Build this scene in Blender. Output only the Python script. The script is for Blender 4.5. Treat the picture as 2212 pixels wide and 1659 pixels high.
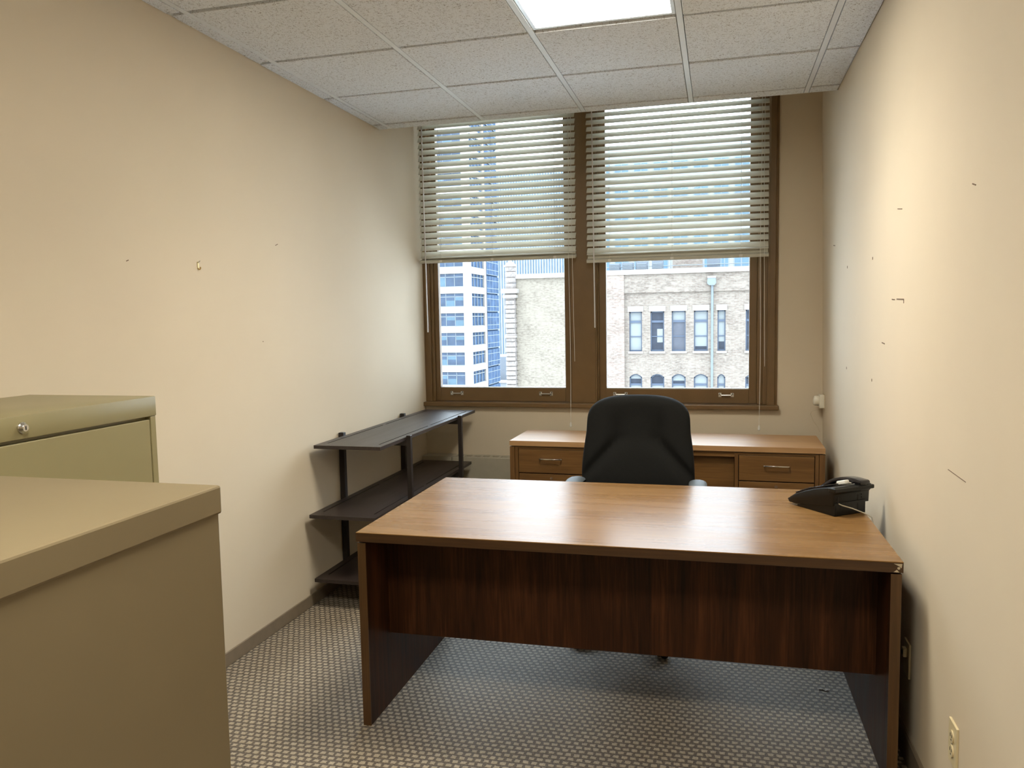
import bpy, bmesh, math, random
from mathutils import Vector, Matrix

for o in list(bpy.data.objects):
    bpy.data.objects.remove(o)
SC = bpy.context.scene
COL = SC.collection
R = random.Random(7)
PI = math.pi

# ------------------------------------------------------------------ camera
CAMH = 1.488
YAW, PITCH, ROLL, FPX = 0.2598, 0.0839, -0.0179, 1689.37
cd = bpy.data.cameras.new('camera')
cd.sensor_fit = 'HORIZONTAL'
cd.sensor_width = 36.0
cd.lens = 36.0 * FPX / 2212.0
cd.clip_start = 0.05
cd.clip_end = 2000
cam = bpy.data.objects.new('camera', cd)
COL.objects.link(cam)
fw = Vector((-math.sin(YAW) * math.cos(PITCH), math.cos(YAW) * math.cos(PITCH), -math.sin(PITCH)))
rt = Vector((math.cos(YAW), math.sin(YAW), 0))
up = rt.cross(fw)
r2 = math.cos(ROLL) * rt + math.sin(ROLL) * up
u2 = -math.sin(ROLL) * rt + math.cos(ROLL) * up
M = Matrix((r2, u2, -fw)).transposed().to_4x4()
M.translation = (0, 0, CAMH)
cam.matrix_world = M
SC.camera = cam

# ------------------------------------------------------------------ world, exposure
SKY = 11.0           # zenith of a CIE overcast sky
LAMP = 18.0           # ceiling troffer lens
LAMP_DOWN = 9.5     # its downward beam, watts
w = bpy.data.worlds.new('overcast')
SC.world = w
w.use_nodes = True
bg = w.node_tree.nodes['Background']
bg.inputs[0].default_value = (0.76, 0.88, 1.0, 1)
# CIE standard overcast: L = Lz (1 + 2 sin(elevation)) / 3
_nt = w.node_tree
_tc = _nt.nodes.new('ShaderNodeTexCoord')
_sp = _nt.nodes.new('ShaderNodeSeparateXYZ')
_nt.links.new(_tc.outputs['Generated'], _sp.inputs[0])
_mx = _nt.nodes.new('ShaderNodeMath')
_mx.operation = 'MAXIMUM'
_mx.inputs[1].default_value = 0.0
_nt.links.new(_sp.outputs[2], _mx.inputs[0])
_ma = _nt.nodes.new('ShaderNodeMath')
_ma.operation = 'MULTIPLY_ADD'
_ma.inputs[1].default_value = SKY * 2 / 3
_ma.inputs[2].default_value = SKY / 3
_nt.links.new(_mx.outputs[0], _ma.inputs[0])
_nt.links.new(_ma.outputs[0], bg.inputs[1])
vs = SC.view_settings
vs.view_transform = 'Standard'
vs.look = 'None'
vs.exposure = 0.75
vs.gamma = 1.0
vs.use_curve_mapping = False

# ------------------------------------------------------------------ materials
MATS = {}


def nodes_of(name):
    m = bpy.data.materials.new(name)
    m.use_nodes = True
    nt = m.node_tree
    return m, nt, nt.nodes['Principled BSDF']


def N(nt, typ, **kw):
    n = nt.nodes.new(typ)
    for k, v in kw.items():
        setattr(n, k, v)
    return n


def objcoord(nt, scale=(1, 1, 1), rot=(0, 0, 0)):
    tc = N(nt, 'ShaderNodeTexCoord')
    mp = N(nt, 'ShaderNodeMapping')
    mp.inputs['Scale'].default_value = scale
    mp.inputs['Rotation'].default_value = rot
    nt.links.new(tc.outputs['Object'], mp.inputs[0])
    return mp.outputs[0]


def ramp(nt, fac, stops):
    r = N(nt, 'ShaderNodeValToRGB')
    el = r.color_ramp.elements
    while len(el) < len(stops):
        el.new(0.5)
    for e, (p, c) in zip(el, stops):
        e.position = p
        e.color = (c[0], c[1], c[2], 1)
    nt.links.new(fac, r.inputs[0])
    return r.outputs[0]


def noise(nt, vec, scale, detail=3, rough=0.5, dist=0.0):
    n = N(nt, 'ShaderNodeTexNoise')
    n.inputs['Scale'].default_value = scale
    n.inputs['Detail'].default_value = detail
    n.inputs['Roughness'].default_value = rough
    n.inputs['Distortion'].default_value = dist
    nt.links.new(vec, n.inputs['Vector'])
    return n.outputs[0]


def bump(nt, bs, h, strength, dist):
    b = N(nt, 'ShaderNodeBump')
    b.inputs['Strength'].default_value = strength
    b.inputs['Distance'].default_value = dist
    nt.links.new(h, b.inputs['Height'])
    nt.links.new(b.outputs[0], bs.inputs['Normal'])


def math_node(nt, op, a, b=None):
    m = N(nt, 'ShaderNodeMath', operation=op)
    for i, v in enumerate((a, b)):
        if v is None:
            continue
        if isinstance(v, (int, float)):
            m.inputs[i].default_value = v
        else:
            nt.links.new(v, m.inputs[i])
    return m.outputs[0]


def mixc(nt, fac, a, b, mode='MIX'):
    m = N(nt, 'ShaderNodeMix', data_type='RGBA', blend_type=mode)
    if isinstance(fac, (int, float)):
        m.inputs[0].default_value = fac
    else:
        nt.links.new(fac, m.inputs[0])
    for i, v in ((6, a), (7, b)):
        if isinstance(v, tuple):
            m.inputs[i].default_value = (v[0], v[1], v[2], 1)
        else:
            nt.links.new(v, m.inputs[i])
    return m.outputs[2]


def plain(name, col, rough=0.5, metal=0.0, spec=0.5, var=0.08, scale=30.0, bmp=0.0, coat=0.0):
    """painted / moulded surface: colour with slight mottling and fine relief"""
    m, nt, bs = nodes_of(name)
    v = objcoord(nt)
    n = noise(nt, v, scale, 4)
    c0 = tuple(c * (1 - var) for c in col)
    c1 = tuple(min(1, c * (1 + var)) for c in col)
    nt.links.new(ramp(nt, n, [(0.3, c0), (0.7, c1)]), bs.inputs['Base Color'])
    bs.inputs['Roughness'].default_value = rough
    bs.inputs['Metallic'].default_value = metal
    bs.inputs['Specular IOR Level'].default_value = spec
    if coat:
        bs.inputs['Coat Weight'].default_value = coat
    if bmp:
        bump(nt, bs, noise(nt, v, scale * 8, 3), bmp, 0.001)
    MATS[name] = m
    return m


def wood(name, dark, mid, light, axis='X', rough=0.35, spec=0.5, seed=0.0):
    m, nt, bs = nodes_of(name)
    lo, hi = 0.9, 12.0
    sc = {'X': (lo, hi, hi), 'Y': (hi, lo, hi), 'Z': (hi, hi, lo)}[axis]
    fs = {'X': (5, 130, 130), 'Y': (130, 5, 130), 'Z': (130, 130, 5)}[axis]
    v = objcoord(nt, sc)
    n1 = noise(nt, v, 1.0, 5, 0.6, 0.8)
    n2 = noise(nt, objcoord(nt, fs), 1.0, 3, 0.6)
    ms = {'X': (2.2, 42, 42), 'Y': (42, 2.2, 42), 'Z': (42, 42, 2.2)}[axis]
    n4 = noise(nt, objcoord(nt, ms), 1.0, 4, 0.6, 1.5)
    f = math_node(nt, 'ADD', math_node(nt, 'MULTIPLY', n1, 0.45), math_node(nt, 'ADD', math_node(nt, 'MULTIPLY', n2, 0.25), math_node(nt, 'MULTIPLY', n4, 0.30)))
    nt.links.new(ramp(nt, f, [(0.37, dark), (0.5, mid), (0.62, light)]), bs.inputs['Base Color'])
    rr = N(nt, 'ShaderNodeMapRange')
    rr.inputs[3].default_value = rough * 0.8
    rr.inputs[4].default_value = rough * 1.25
    nt.links.new(n1, rr.inputs[0])
    nt.links.new(rr.outputs[0], bs.inputs['Roughness'])
    bs.inputs['Specular IOR Level'].default_value = spec
    bump(nt, bs, n2, 0.06, 0.001)
    MATS[name] = m
    return m


plain('wall_paint', (0.645, 0.552, 0.418), 0.75, spec=0.25, var=0.015, scale=2.5, bmp=0.12)
plain('base_vinyl', (0.20, 0.155, 0.105), 0.5, var=0.06)
plain('brown_paint', (0.150, 0.086, 0.032), 0.42, var=0.07, scale=9, bmp=0.05)
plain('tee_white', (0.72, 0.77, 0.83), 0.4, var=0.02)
plain('tee_shade', (0.42, 0.40, 0.37), 0.6, var=0.04)  # cross tees: joint shadow and raw tile edge put into the colour
plain('slat_vinyl', (0.72, 0.70, 0.62), 0.38, var=0.02, scale=6)


def slat_mat():
    m = MATS['slat_vinyl']
    nt = m.node_tree
    bs = nt.nodes['Principled BSDF']
    out = nt.nodes['Material Output']
    tl = N(nt, 'ShaderNodeBsdfTranslucent')
    tl.inputs[0].default_value = (0.80, 0.78, 0.70, 1)
    mx = N(nt, 'ShaderNodeMixShader')
    mx.inputs[0].default_value = 0.30
    nt.links.new(bs.outputs[0], mx.inputs[1])
    nt.links.new(tl.outputs[0], mx.inputs[2])
    nt.links.new(mx.outputs[0], out.inputs[0])


slat_mat()
plain('cord_white', (0.72, 0.70, 0.64), 0.7, var=0.03)
plain('shaded_vinyl', (0.52, 0.50, 0.42), 0.4, var=0.03, scale=6)  # slat vinyl darkened: shade of the stacked bottom slats in the colour
plain('clear_wand', (0.62, 0.60, 0.60), 0.18, var=0.03)
plain('file_green', (0.262, 0.224, 0.112), 0.38, var=0.03, scale=5, bmp=0.03)
plain('file_tan', (0.172, 0.133, 0.074), 0.42, var=0.03, scale=5, bmp=0.05)
plain('chrome', (0.75, 0.74, 0.71), 0.22, metal=1.0, var=0.03)
plain('satin_steel', (0.62, 0.61, 0.58), 0.33, metal=1.0, var=0.04)
plain('dark_hole', (0.012, 0.011, 0.010), 0.8, var=0.1)
plain('black_fabric', (0.0055, 0.0055, 0.005), 0.9, spec=0.2, var=0.25, scale=220, bmp=0.5)
plain('arm_grey', (0.075, 0.088, 0.10), 0.6, var=0.08)
plain('black_plastic', (0.010, 0.010, 0.011), 0.38, var=0.1)
plain('phone_dark', (0.008, 0.008, 0.008), 0.36, spec=0.35, var=0.12, scale=60)
plain('phone_gloss', (0.012, 0.011, 0.014), 0.12, var=0.05)
plain('paper_white', (0.75, 0.74, 0.70), 0.6, var=0.04)
plain('phone_cord', (0.50, 0.47, 0.38), 0.5, var=0.05)
plain('ivory', (0.66, 0.56, 0.35), 0.35, var=0.03)
plain('thermo_white', (0.74, 0.70, 0.58), 0.4, var=0.03)
plain('brass', (0.60, 0.46, 0.22), 0.3, metal=1.0, var=0.05)
plain('scuff', (0.16, 0.10, 0.06), 0.8, var=0.2)
plain('chip_core', (0.55, 0.46, 0.32), 0.8, var=0.1, scale=120)
plain('radiator_paint', (0.42, 0.375, 0.285), 0.5, var=0.03)
plain('scrap', (0.55, 0.50, 0.44), 0.5, var=0.2, scale=200)
plain('lens_frame', (0.70, 0.72, 0.75), 0.28, metal=0.6, var=0.02)
wood('desk_top_lit', (0.155, 0.079, 0.027), (0.200, 0.107, 0.038), (0.245, 0.137, 0.051), 'X', 0.27, 0.17)  # walnut lightened for the light falling on the top
wood('desk_edge', (0.040, 0.017, 0.0055), (0.060, 0.0265, 0.0088), (0.082, 0.038, 0.0135), 'X', 0.42)
wood('desk_edge_z', (0.060, 0.027, 0.008), (0.088, 0.041, 0.0125), (0.118, 0.058, 0.019), 'Z', 0.42)
wood('desk_walnut_shaded', (0.013, 0.0045, 0.0018), (0.038, 0.0125, 0.004), (0.078, 0.0265, 0.0085), 'Z', 0.42, 0.2)  # same walnut darkened: shade below the top put into the colour
wood('cred_top_sheen', (0.33, 0.170, 0.068), (0.40, 0.22, 0.09), (0.46, 0.265, 0.115), 'X', 0.45, 0.8)  # base colour raised to stand for the window sheen
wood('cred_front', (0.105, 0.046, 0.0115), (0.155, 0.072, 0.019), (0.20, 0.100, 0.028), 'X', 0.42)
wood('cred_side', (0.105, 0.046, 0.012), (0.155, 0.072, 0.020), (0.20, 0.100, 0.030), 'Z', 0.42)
wood('espresso', (0.020, 0.013, 0.011), (0.030, 0.020, 0.017), (0.042, 0.029, 0.025), 'Y', 0.36, 0.5)
wood('espresso_post', (0.014, 0.010, 0.009), (0.021, 0.015, 0.013), (0.03, 0.022, 0.019), 'Z', 0.42, 0.4)


def carpet_mat():
    m, nt, bs = nodes_of('carpet')
    v = objcoord(nt)
    wob = N(nt, 'ShaderNodeTexNoise')
    wob.inputs['Scale'].default_value = 60
    nt.links.new(v, wob.inputs['Vector'])
    sub = N(nt, 'ShaderNodeVectorMath', operation='SUBTRACT')
    sub.inputs[1].default_value = (0.5, 0.5, 0.5)
    nt.links.new(wob.outputs['Color'], sub.inputs[0])
    scl = N(nt, 'ShaderNodeVectorMath', operation='SCALE')
    scl.inputs['Scale'].default_value = 0.010
    nt.links.new(sub.outputs[0], scl.inputs[0])
    add = N(nt, 'ShaderNodeVectorMath', operation='ADD')
    nt.links.new(v, add.inputs[0])
    nt.links.new(scl.outputs[0], add.inputs[1])
    b = N(nt, 'ShaderNodeTexBrick', offset=0.5, offset_frequency=2)
    b.inputs['Scale'].default_value = 1.0
    b.inputs['Brick Width'].default_value = 0.0290
    b.inputs['Row Height'].default_value = 0.0255
    b.inputs['Mortar Size'].default_value = 0.0060
    b.inputs['Mortar Smooth'].default_value = 0.35
    b.inputs['Color1'].default_value = (0.43, 0.36, 0.25, 1)
    b.inputs['Color2'].default_value = (0.50, 0.42, 0.30, 1)
    b.inputs['Mortar'].default_value = (0.110, 0.082, 0.056, 1)
    nt.links.new(add.outputs[0], b.inputs['Vector'])
    tw = noise(nt, objcoord(nt, (420, 150, 1)), 1.0, 2)
    fl = noise(nt, v, 160, 2)
    c = mixc(nt, 0.55, b.outputs['Color'], ramp(nt, tw, [(0.3, (0.30, 0.28, 0.27)), (0.7, (1, 1, 1))]), 'MULTIPLY')
    c = mixc(nt, math_node(nt, 'MULTIPLY', ramp(nt, fl, [(0.54, (0, 0, 0)), (0.62, (1, 1, 1))]), 0.5), c, (0.24, 0.19, 0.135))
    fd = noise(nt, v, 210, 2)
    c = mixc(nt, math_node(nt, 'MULTIPLY', math_node(nt, 'MULTIPLY', ramp(nt, fd, [(0.55, (0, 0, 0)), (0.63, (1, 1, 1))]), b.outputs['Fac']), 0.8), c, (0.035, 0.024, 0.016))
    nt.links.new(c, bs.inputs['Base Color'])
    bs.inputs['Roughness'].default_value = 0.6
    bs.inputs['Specular IOR Level'].default_value = 0.45
    bs.inputs['Sheen Weight'].default_value = 0.14
    bs.inputs['Sheen Roughness'].default_value = 0.5
    h = math_node(nt, 'SUBTRACT', math_node(nt, 'MULTIPLY', tw, 0.5), b.outputs['Fac'])
    bump(nt, bs, h, 0.7, 0.004)
    MATS['carpet'] = m


carpet_mat()


def tile_mat():
    m, nt, bs = nodes_of('acoustic_tile')
    tc = N(nt, 'ShaderNodeTexCoord')
    inf = N(nt, 'ShaderNodeObjectInfo')
    add = N(nt, 'ShaderNodeVectorMath', operation='ADD')
    nt.links.new(tc.outputs['Object'], add.inputs[0])
    cx = N(nt, 'ShaderNodeCombineXYZ')
    rnd = math_node(nt, 'MULTIPLY', inf.outputs['Random'], 37.0)
    nt.links.new(rnd, cx.inputs[0])
    nt.links.new(rnd, cx.inputs[2])
    nt.links.new(cx.outputs[0], add.inputs[1])
    v = add.outputs[0]
    n1 = noise(nt, v, 62, 2, 0.5, 1.2)
    ridge = math_node(nt, 'ABSOLUTE', math_node(nt, 'SUBTRACT', n1, 0.5))
    n2 = noise(nt, v, 80, 2, 0.5)
    worm = math_node(nt, 'MULTIPLY', math_node(nt, 'LESS_THAN', ridge, 0.020), math_node(nt, 'GREATER_THAN', n2, 0.50))
    pin = math_node(nt, 'GREATER_THAN', noise(nt, v, 190, 1), 0.70)
    hole = math_node(nt, 'MAXIMUM', worm, math_node(nt, 'MULTIPLY', pin, 0.8))
    fine = noise(nt, v, 300, 2)
    base = ramp(nt, fine, [(0.35, (0.68, 0.715, 0.765)), (0.65, (0.79, 0.825, 0.87))])
    nt.links.new(mixc(nt, math_node(nt, 'MULTIPLY', hole, 0.75), base, (0.20, 0.18, 0.165)), bs.inputs['Base Color'])
    bs.inputs['Roughness'].default_value = 0.9
    bs.inputs['Specular IOR Level'].default_value = 0.15
    bump(nt, bs, math_node(nt, 'MULTIPLY', hole, -1.0), 0.5, 0.002)
    MATS['acoustic_tile'] = m


tile_mat()


def glass_mat(name, tint, refl):
    m = bpy.data.materials.new(name)
    m.use_nodes = True
    nt = m.node_tree
    for n in list(nt.nodes):
        nt.nodes.remove(n)
    out = N(nt, 'ShaderNodeOutputMaterial')
    tr = N(nt, 'ShaderNodeBsdfTransparent')
    tr.inputs[0].default_value = (*tint, 1)
    gl = N(nt, 'ShaderNodeBsdfGlossy')
    gl.inputs['Roughness'].default_value = 0.02
    fr = N(nt, 'ShaderNodeFresnel')
    fr.inputs[0].default_value = refl
    mx = N(nt, 'ShaderNodeMixShader')
    nt.links.new(fr.outputs[0], mx.inputs[0])
    nt.links.new(tr.outputs[0], mx.inputs[1])
    nt.links.new(gl.outputs[0], mx.inputs[2])
    nt.links.new(mx.outputs[0], out.inputs[0])
    MATS[name] = m


glass_mat('pane_glass', (0.96, 0.98, 0.98), 1.3)


def lens_mat():
    m, nt, bs = nodes_of('troffer_lens')
    v = objcoord(nt)
    ck = N(nt, 'ShaderNodeTexVoronoi')
    ck.inputs['Scale'].default_value = 130
    nt.links.new(v, ck.inputs['Vector'])
    bs.inputs['Base Color'].default_value = (0.9, 0.9, 0.85, 1)
    bs.inputs['Roughness'].default_value = 0.3
    bs.inputs['Emission Color'].default_value = (1.0, 0.95, 0.82, 1)
    bs.inputs['Emission Strength'].default_value = LAMP
    bump(nt, bs, ck.outputs['Distance'], 0.2, 0.002)
    MATS['troffer_lens'] = m


lens_mat()


def brick_mat(name, c1, c2, mort, bw=0.34, rh=0.10, ms=0.020, dirt=0.25):
    m, nt, bs = nodes_of(name)
    v = objcoord(nt, (1, 1, 1), (PI / 2, 0, 0))
    # facade lies in the XZ plane: rotate so that rows run along Z
    tc = N(nt, 'ShaderNodeTexCoord')
    sp = N(nt, 'ShaderNodeSeparateXYZ')
    nt.links.new(tc.outputs['Object'], sp.inputs[0])
    cb = N(nt, 'ShaderNodeCombineXYZ')
    nt.links.new(sp.outputs[0], cb.inputs[0])
    nt.links.new(sp.outputs[2], cb.inputs[1])
    b = N(nt, 'ShaderNodeTexBrick')
    b.inputs['Scale'].default_value = 1.0
    b.inputs['Brick Width'].default_value = bw
    b.inputs['Row Height'].default_value = rh
    b.inputs['Mortar Size'].default_value = ms
    b.inputs['Bias'].default_value = 0.0
    b.inputs['Color1'].default_value = (*c1, 1)
    b.inputs['Color2'].default_value = (*c2, 1)
    b.inputs['Mortar'].default_value = (*mort, 1)
    nt.links.new(cb.outputs[0], b.inputs['Vector'])
    n = noise(nt, objcoord(nt, (0.7, 0.7, 0.9)), 1.0, 4, 0.6)
    n3 = noise(nt, objcoord(nt, (4.5, 4.5, 13.0)), 1.0, 2, 0.6)
    f = math_node(nt, 'ADD', math_node(nt, 'MULTIPLY', n, 0.35), math_node(nt, 'MULTIPLY', n3, 0.65))
    c = mixc(nt, dirt, b.outputs['Color'], ramp(nt, f, [(0.36, (0.22, 0.18, 0.17)), (0.53, (1, 1, 1))]), 'MULTIPLY')
    nt.links.new(c, bs.inputs['Base Color'])
    bs.inputs['Roughness'].default_value = 0.9
    MATS[name] = m


brick_mat('tan_brick', (0.1142, 0.0855, 0.0674), (0.1561, 0.1280, 0.1027), (0.1436, 0.1226, 0.1042), dirt=0.55)
brick_mat('rose_brick', (0.1454, 0.1019, 0.0822), (0.1817, 0.1459, 0.1200), (0.1678, 0.1401, 0.1184), dirt=0.5)
brick_mat('cream_brick', (0.1316, 0.1104, 0.0845), (0.1594, 0.1355, 0.1053), (0.1473, 0.1252, 0.1005), dirt=0.5)
plain('limestone', (0.1980, 0.1778, 0.1585), 0.85, var=0.10, scale=4)
plain('rough_stone', (0.1435, 0.1220, 0.1112), 0.9, var=0.25, scale=7, bmp=0.4)
plain('white_precast', (0.2096, 0.1922, 0.1756), 0.8, var=0.03, scale=1)
plain('sash_blue', (0.0280, 0.0407, 0.0670), 0.5, var=0.05)
plain('shade_white', (0.1337, 0.1433, 0.1433), 0.7, var=0.03)
plain('dark_room', (0.0191, 0.0228, 0.0331), 0.4, spec=0.2, var=0.2, scale=3)
plain('grey_room', (0.0541, 0.0572, 0.0701), 0.4, spec=0.2, var=0.1, scale=3)
plain('tower_glass', (0.0266, 0.0407, 0.0670), 0.3, spec=0.25, var=0.25, scale=0.6)
plain('tower_glass_pale', (0.0476, 0.0797, 0.1050), 0.3, spec=0.25, var=0.15, scale=0.6)
plain('bay_glass', (0.0399, 0.0611, 0.1005), 0.9, spec=0.0, var=0.25, scale=0.6)
plain('tower_mullion', (0.1081, 0.1208, 0.1337), 0.5, var=0.03)
plain('rib_white', (0.1368, 0.1464, 0.1560), 0.6, var=0.03)
plain('rib_gap', (0.0809, 0.1139, 0.1513), 0.4, spec=0.25, var=0.2, scale=0.4)
plain('roof_grey', (0.0763, 0.0859, 0.1019), 0.7, var=0.08, scale=2)
plain('downpipe', (0.0890, 0.1050, 0.1177), 0.5, var=0.06)
plain('bounce_ground', (0.62, 0.61, 0.60), 0.9, var=0.15, scale=0.5)  # unseen ground, made pale to bounce sky light up to the ceiling
plain('far_wall', (0.1273, 0.1337, 0.1400), 0.7, var=0.04, scale=0.3)


# ------------------------------------------------------------------ geometry helpers
def box(bm, x0, x1, y0, y1, z0, z1, bev=0.0, seg=2):
    vs_ = [bm.verts.new(p) for p in ((x0, y0, z0), (x1, y0, z0), (x1, y1, z0), (x0, y1, z0),
                                     (x0, y0, z1), (x1, y0, z1), (x1, y1, z1), (x0, y1, z1))]
    fs = [bm.faces.new([vs_[i] for i in f]) for f in
          ((3, 2, 1, 0), (4, 5, 6, 7), (0, 1, 5, 4), (1, 2, 6, 5), (2, 3, 7, 6), (3, 0, 4, 7))]
    if bev > 0:
        es = {e for f in fs for e in f.edges}
        bmesh.ops.bevel(bm, geom=list(es), offset=bev, segments=seg, affect='EDGES', profile=0.5)


def prism(bm, poly, axis, a, b, bev=0.0):
    """extrude a 2D polygon along an axis; poly in the two other axes, in xyz order"""
    def P(p, t):
        if axis == 'X':
            return (t, p[0], p[1])
        if axis == 'Y':
            return (p[0], t, p[1])
        return (p[0], p[1], t)
    A = [bm.verts.new(P(p, a)) for p in poly]
    B = [bm.verts.new(P(p, b)) for p in poly]
    n = len(poly)
    fs = [bm.faces.new(A), bm.faces.new(B[::-1])]
    for i in range(n):
        fs.append(bm.faces.new((A[i], B[i], B[(i + 1) % n], A[(i + 1) % n])))
    bmesh.ops.recalc_face_normals(bm, faces=fs)
    if bev > 0:
        es = {e for f in fs for e in f.edges}
        bmesh.ops.bevel(bm, geom=list(es), offset=bev, segments=2, affect='EDGES', profile=0.5)


def tube(bm, pts, r, seg=8, cap=True, close=False, radii=None):
    pts = [Vector(p) for p in pts]
    n = len(pts)
    rings = []
    prev = None
    for i, p in enumerate(pts):
        if close:
            t = pts[(i + 1) % n] - pts[i - 1]
        else:
            t = pts[min(i + 1, n - 1)] - pts[max(i - 1, 0)]
        t.normalize()
        if prev is None:
            ref = Vector((0, 0, 1)) if abs(t.z) < 0.9 else Vector((1, 0, 0))
            a = t.cross(ref).normalized()
        else:
            a = (prev - t * prev.dot(t)).normalized()
        prev = a
        b = t.cross(a)
        rr = radii[i] if radii else r
        rings.append([bm.verts.new(p + rr * (math.cos(2 * PI * k / seg) * a + math.sin(2 * PI * k / seg) * b)) for k in range(seg)])
    fs = []
    for i in range(n if close else n - 1):
        A, B = rings[i], rings[(i + 1) % n]
        for k in range(seg):
            fs.append(bm.faces.new((A[k], A[(k + 1) % seg], B[(k + 1) % seg], B[k])))
    if cap and not close:
        fs.append(bm.faces.new(rings[0][::-1]))
        fs.append(bm.faces.new(rings[-1]))
    bmesh.ops.recalc_face_normals(bm, faces=fs)


def lathe(bm, prof, origin, axis='Z', seg=24):
    """prof: list of (radius, height)"""
    o = Vector(origin)
    rings = []
    for r, h in prof:
        ring = []
        for k in range(seg):
            c, s = math.cos(2 * PI * k / seg) * r, math.sin(2 * PI * k / seg) * r
            p = {'Z': (c, s, h), 'X': (h, c, s), 'Y': (c, h, s)}[axis]
            ring.append(bm.verts.new(o + Vector(p)))
        rings.append(ring)
    fs = []
    for A, B in zip(rings, rings[1:]):
        for k in range(seg):
            fs.append(bm.faces.new((A[k], A[(k + 1) % seg], B[(k + 1) % seg], B[k])))
    fs.append(bm.faces.new(rings[0][::-1]))
    fs.append(bm.faces.new(rings[-1]))
    bmesh.ops.recalc_face_normals(bm, faces=fs)


def obj(name, bm, mat, parent=None, smooth=False, loc=None):
    me = bpy.data.meshes.new(name)
    bm.to_mesh(me)
    bm.free()
    me.materials.append(MATS[mat])
    if smooth:
        for p in me.polygons:
            p.use_smooth = True
        try:
            me.set_sharp_from_angle(angle=math.radians(38))
        except Exception:
            pass
    o = bpy.data.objects.new(name, me)
    COL.objects.link(o)
    if parent is not None:
        o.parent = parent
    if loc is not None:
        o.location = loc
    return o


def bx(name, dims, mat, parent=None, bev=0.0, loc=None, seg=2):
    bm = bmesh.new()
    box(bm, *dims, bev=bev, seg=seg)
    return obj(name, bm, mat, parent, loc=loc)


def tb(name, pts, r, mat, parent=None, seg=8, loc=None):
    bm = bmesh.new()
    tube(bm, pts, r, seg)
    return obj(name, bm, mat, parent, smooth=True, loc=loc)


def linkcopy(src, parent, loc, name=None, mat=None):
    c = src.copy()
    COL.objects.link(c)
    c.parent = parent
    c.location = loc
    return c


def thing(name, label, cat, loc=(0, 0, 0), rz=0.0, group=None):
    o = bpy.data.objects.new(name, None)
    COL.objects.link(o)
    o.empty_display_size = 0.1
    o.location = loc
    o.rotation_euler = (0, 0, rz)
    tag(o, label, cat, group)
    return o


def tag(o, label, cat, group=None):
    o['label'] = label
    o['category'] = cat
    if group:
        o['group'] = group
    return o


def struct(o, label, cat):
    o['kind'] = 'structure'
    return tag(o, label, cat)


# ================================================================== ROOM SHELL
XL, XR = -2.066, 0.609
YB = 5.32            # window wall
YF = -1.30           # wall behind the camera
ZC = 2.687           # suspended ceiling
YE = 4.642           # free edge of the suspended ceiling
ZT = 3.25            # slab above


def xr(y, z):
    """the right wall runs a little out of plumb towards the window corner"""
    t = max(0.0, (y - 3.6) / (YB - 3.6))
    return XR + t * (0.046 - 0.042 * min(1, max(0, z / 2.75)))


struct(bx('floor', (XL - 0.2, XR + 0.3, YF - 0.2, YB + 0.3, -0.2, 0.0), 'carpet'),
       'beige and brown woven loop carpet covering the office floor', 'floor')
wl = struct(bx('wall_left', (XL - 0.2, XL, YF - 0.2, YB + 0.32, 0, ZT), 'wall_paint'),
            'long cream painted wall behind the filing cabinets and shelves', 'wall')
bm = bmesh.new()
ny, nz = 24, 8
g = [[bm.verts.new((xr(YF + (YB - YF) * i / ny, ZT * j / nz), YF + (YB - YF) * i / ny, ZT * j / nz)) for j in range(nz + 1)] for i in range(ny + 1)]
h_ = [[bm.verts.new((XR + 0.3, YF + (YB - YF) * i / ny, ZT * j / nz)) for j in range(nz + 1)] for i in range(ny + 1)]
for G_ in (g, h_):
    for i in range(ny):
        for j in range(nz):
            bm.faces.new((G_[i][j], G_[i][j + 1], G_[i + 1][j + 1], G_[i + 1][j]))
for i in range(ny):
    for j in (0, nz):
        bm.faces.new((g[i][j], g[i + 1][j], h_[i + 1][j], h_[i][j]))
for j in range(nz):
    for i in (0, ny):
        bm.faces.new((g[i][j], g[i][j + 1], h_[i][j + 1], h_[i][j]))
bmesh.ops.recalc_face_normals(bm, faces=bm.faces[:])
wr = struct(obj('wall_right', bm, 'wall_paint', smooth=True), 'cream painted wall beside the desk with scuffs and nail holes', 'wall')

bm = bmesh.new()
box(bm, XL - 0.2, XR + 0.3, YB, YB + 0.32, 0, 0.868)
box(bm, 0.315, XR + 0.3, YB, YB + 0.32, 0.868, ZT)
box(bm, XL - 0.2, 0.315, YB, YB + 0.32, 3.06, ZT)
struct(obj('wall_back', bm, 'wall_paint'), 'tan painted window wall under and beside the windows', 'wall')
wf = struct(bx('wall_front', (XL - 0.2, XR + 0.3, YF - 0.2, YF, 0, ZT), 'wall_paint'), 'cream wall behind the viewpoint', 'wall')

# baseboards
struct(bx('baseboard_left', (XL, XL + 0.008, YF, YB, 0, 0.063), 'base_vinyl', bev=0.003), 'brown vinyl base strip along the left wall', 'baseboard')
bm = bmesh.new()
for i in range(12):
    y0, y1 = YF + (YB - YF) * i / 12, YF + (YB - YF) * (i + 1) / 12
    A = [bm.verts.new((xr(y, z) + d, y, z)) for y in (y0, y1) for z, d in ((0, -0.009), (0.09, -0.009), (0.098, -0.004), (0.098, 0.004), (0, 0.004))]
    for k in range(5):
        bm.faces.new((A[k], A[(k + 1) % 5], A[5 + (k + 1) % 5], A[5 + k]))
bmesh.ops.recalc_face_normals(bm, faces=bm.faces[:])
struct(obj('baseboard_right', bm, 'base_vinyl'), 'brown vinyl base strip along the right wall', 'baseboard')

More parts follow.
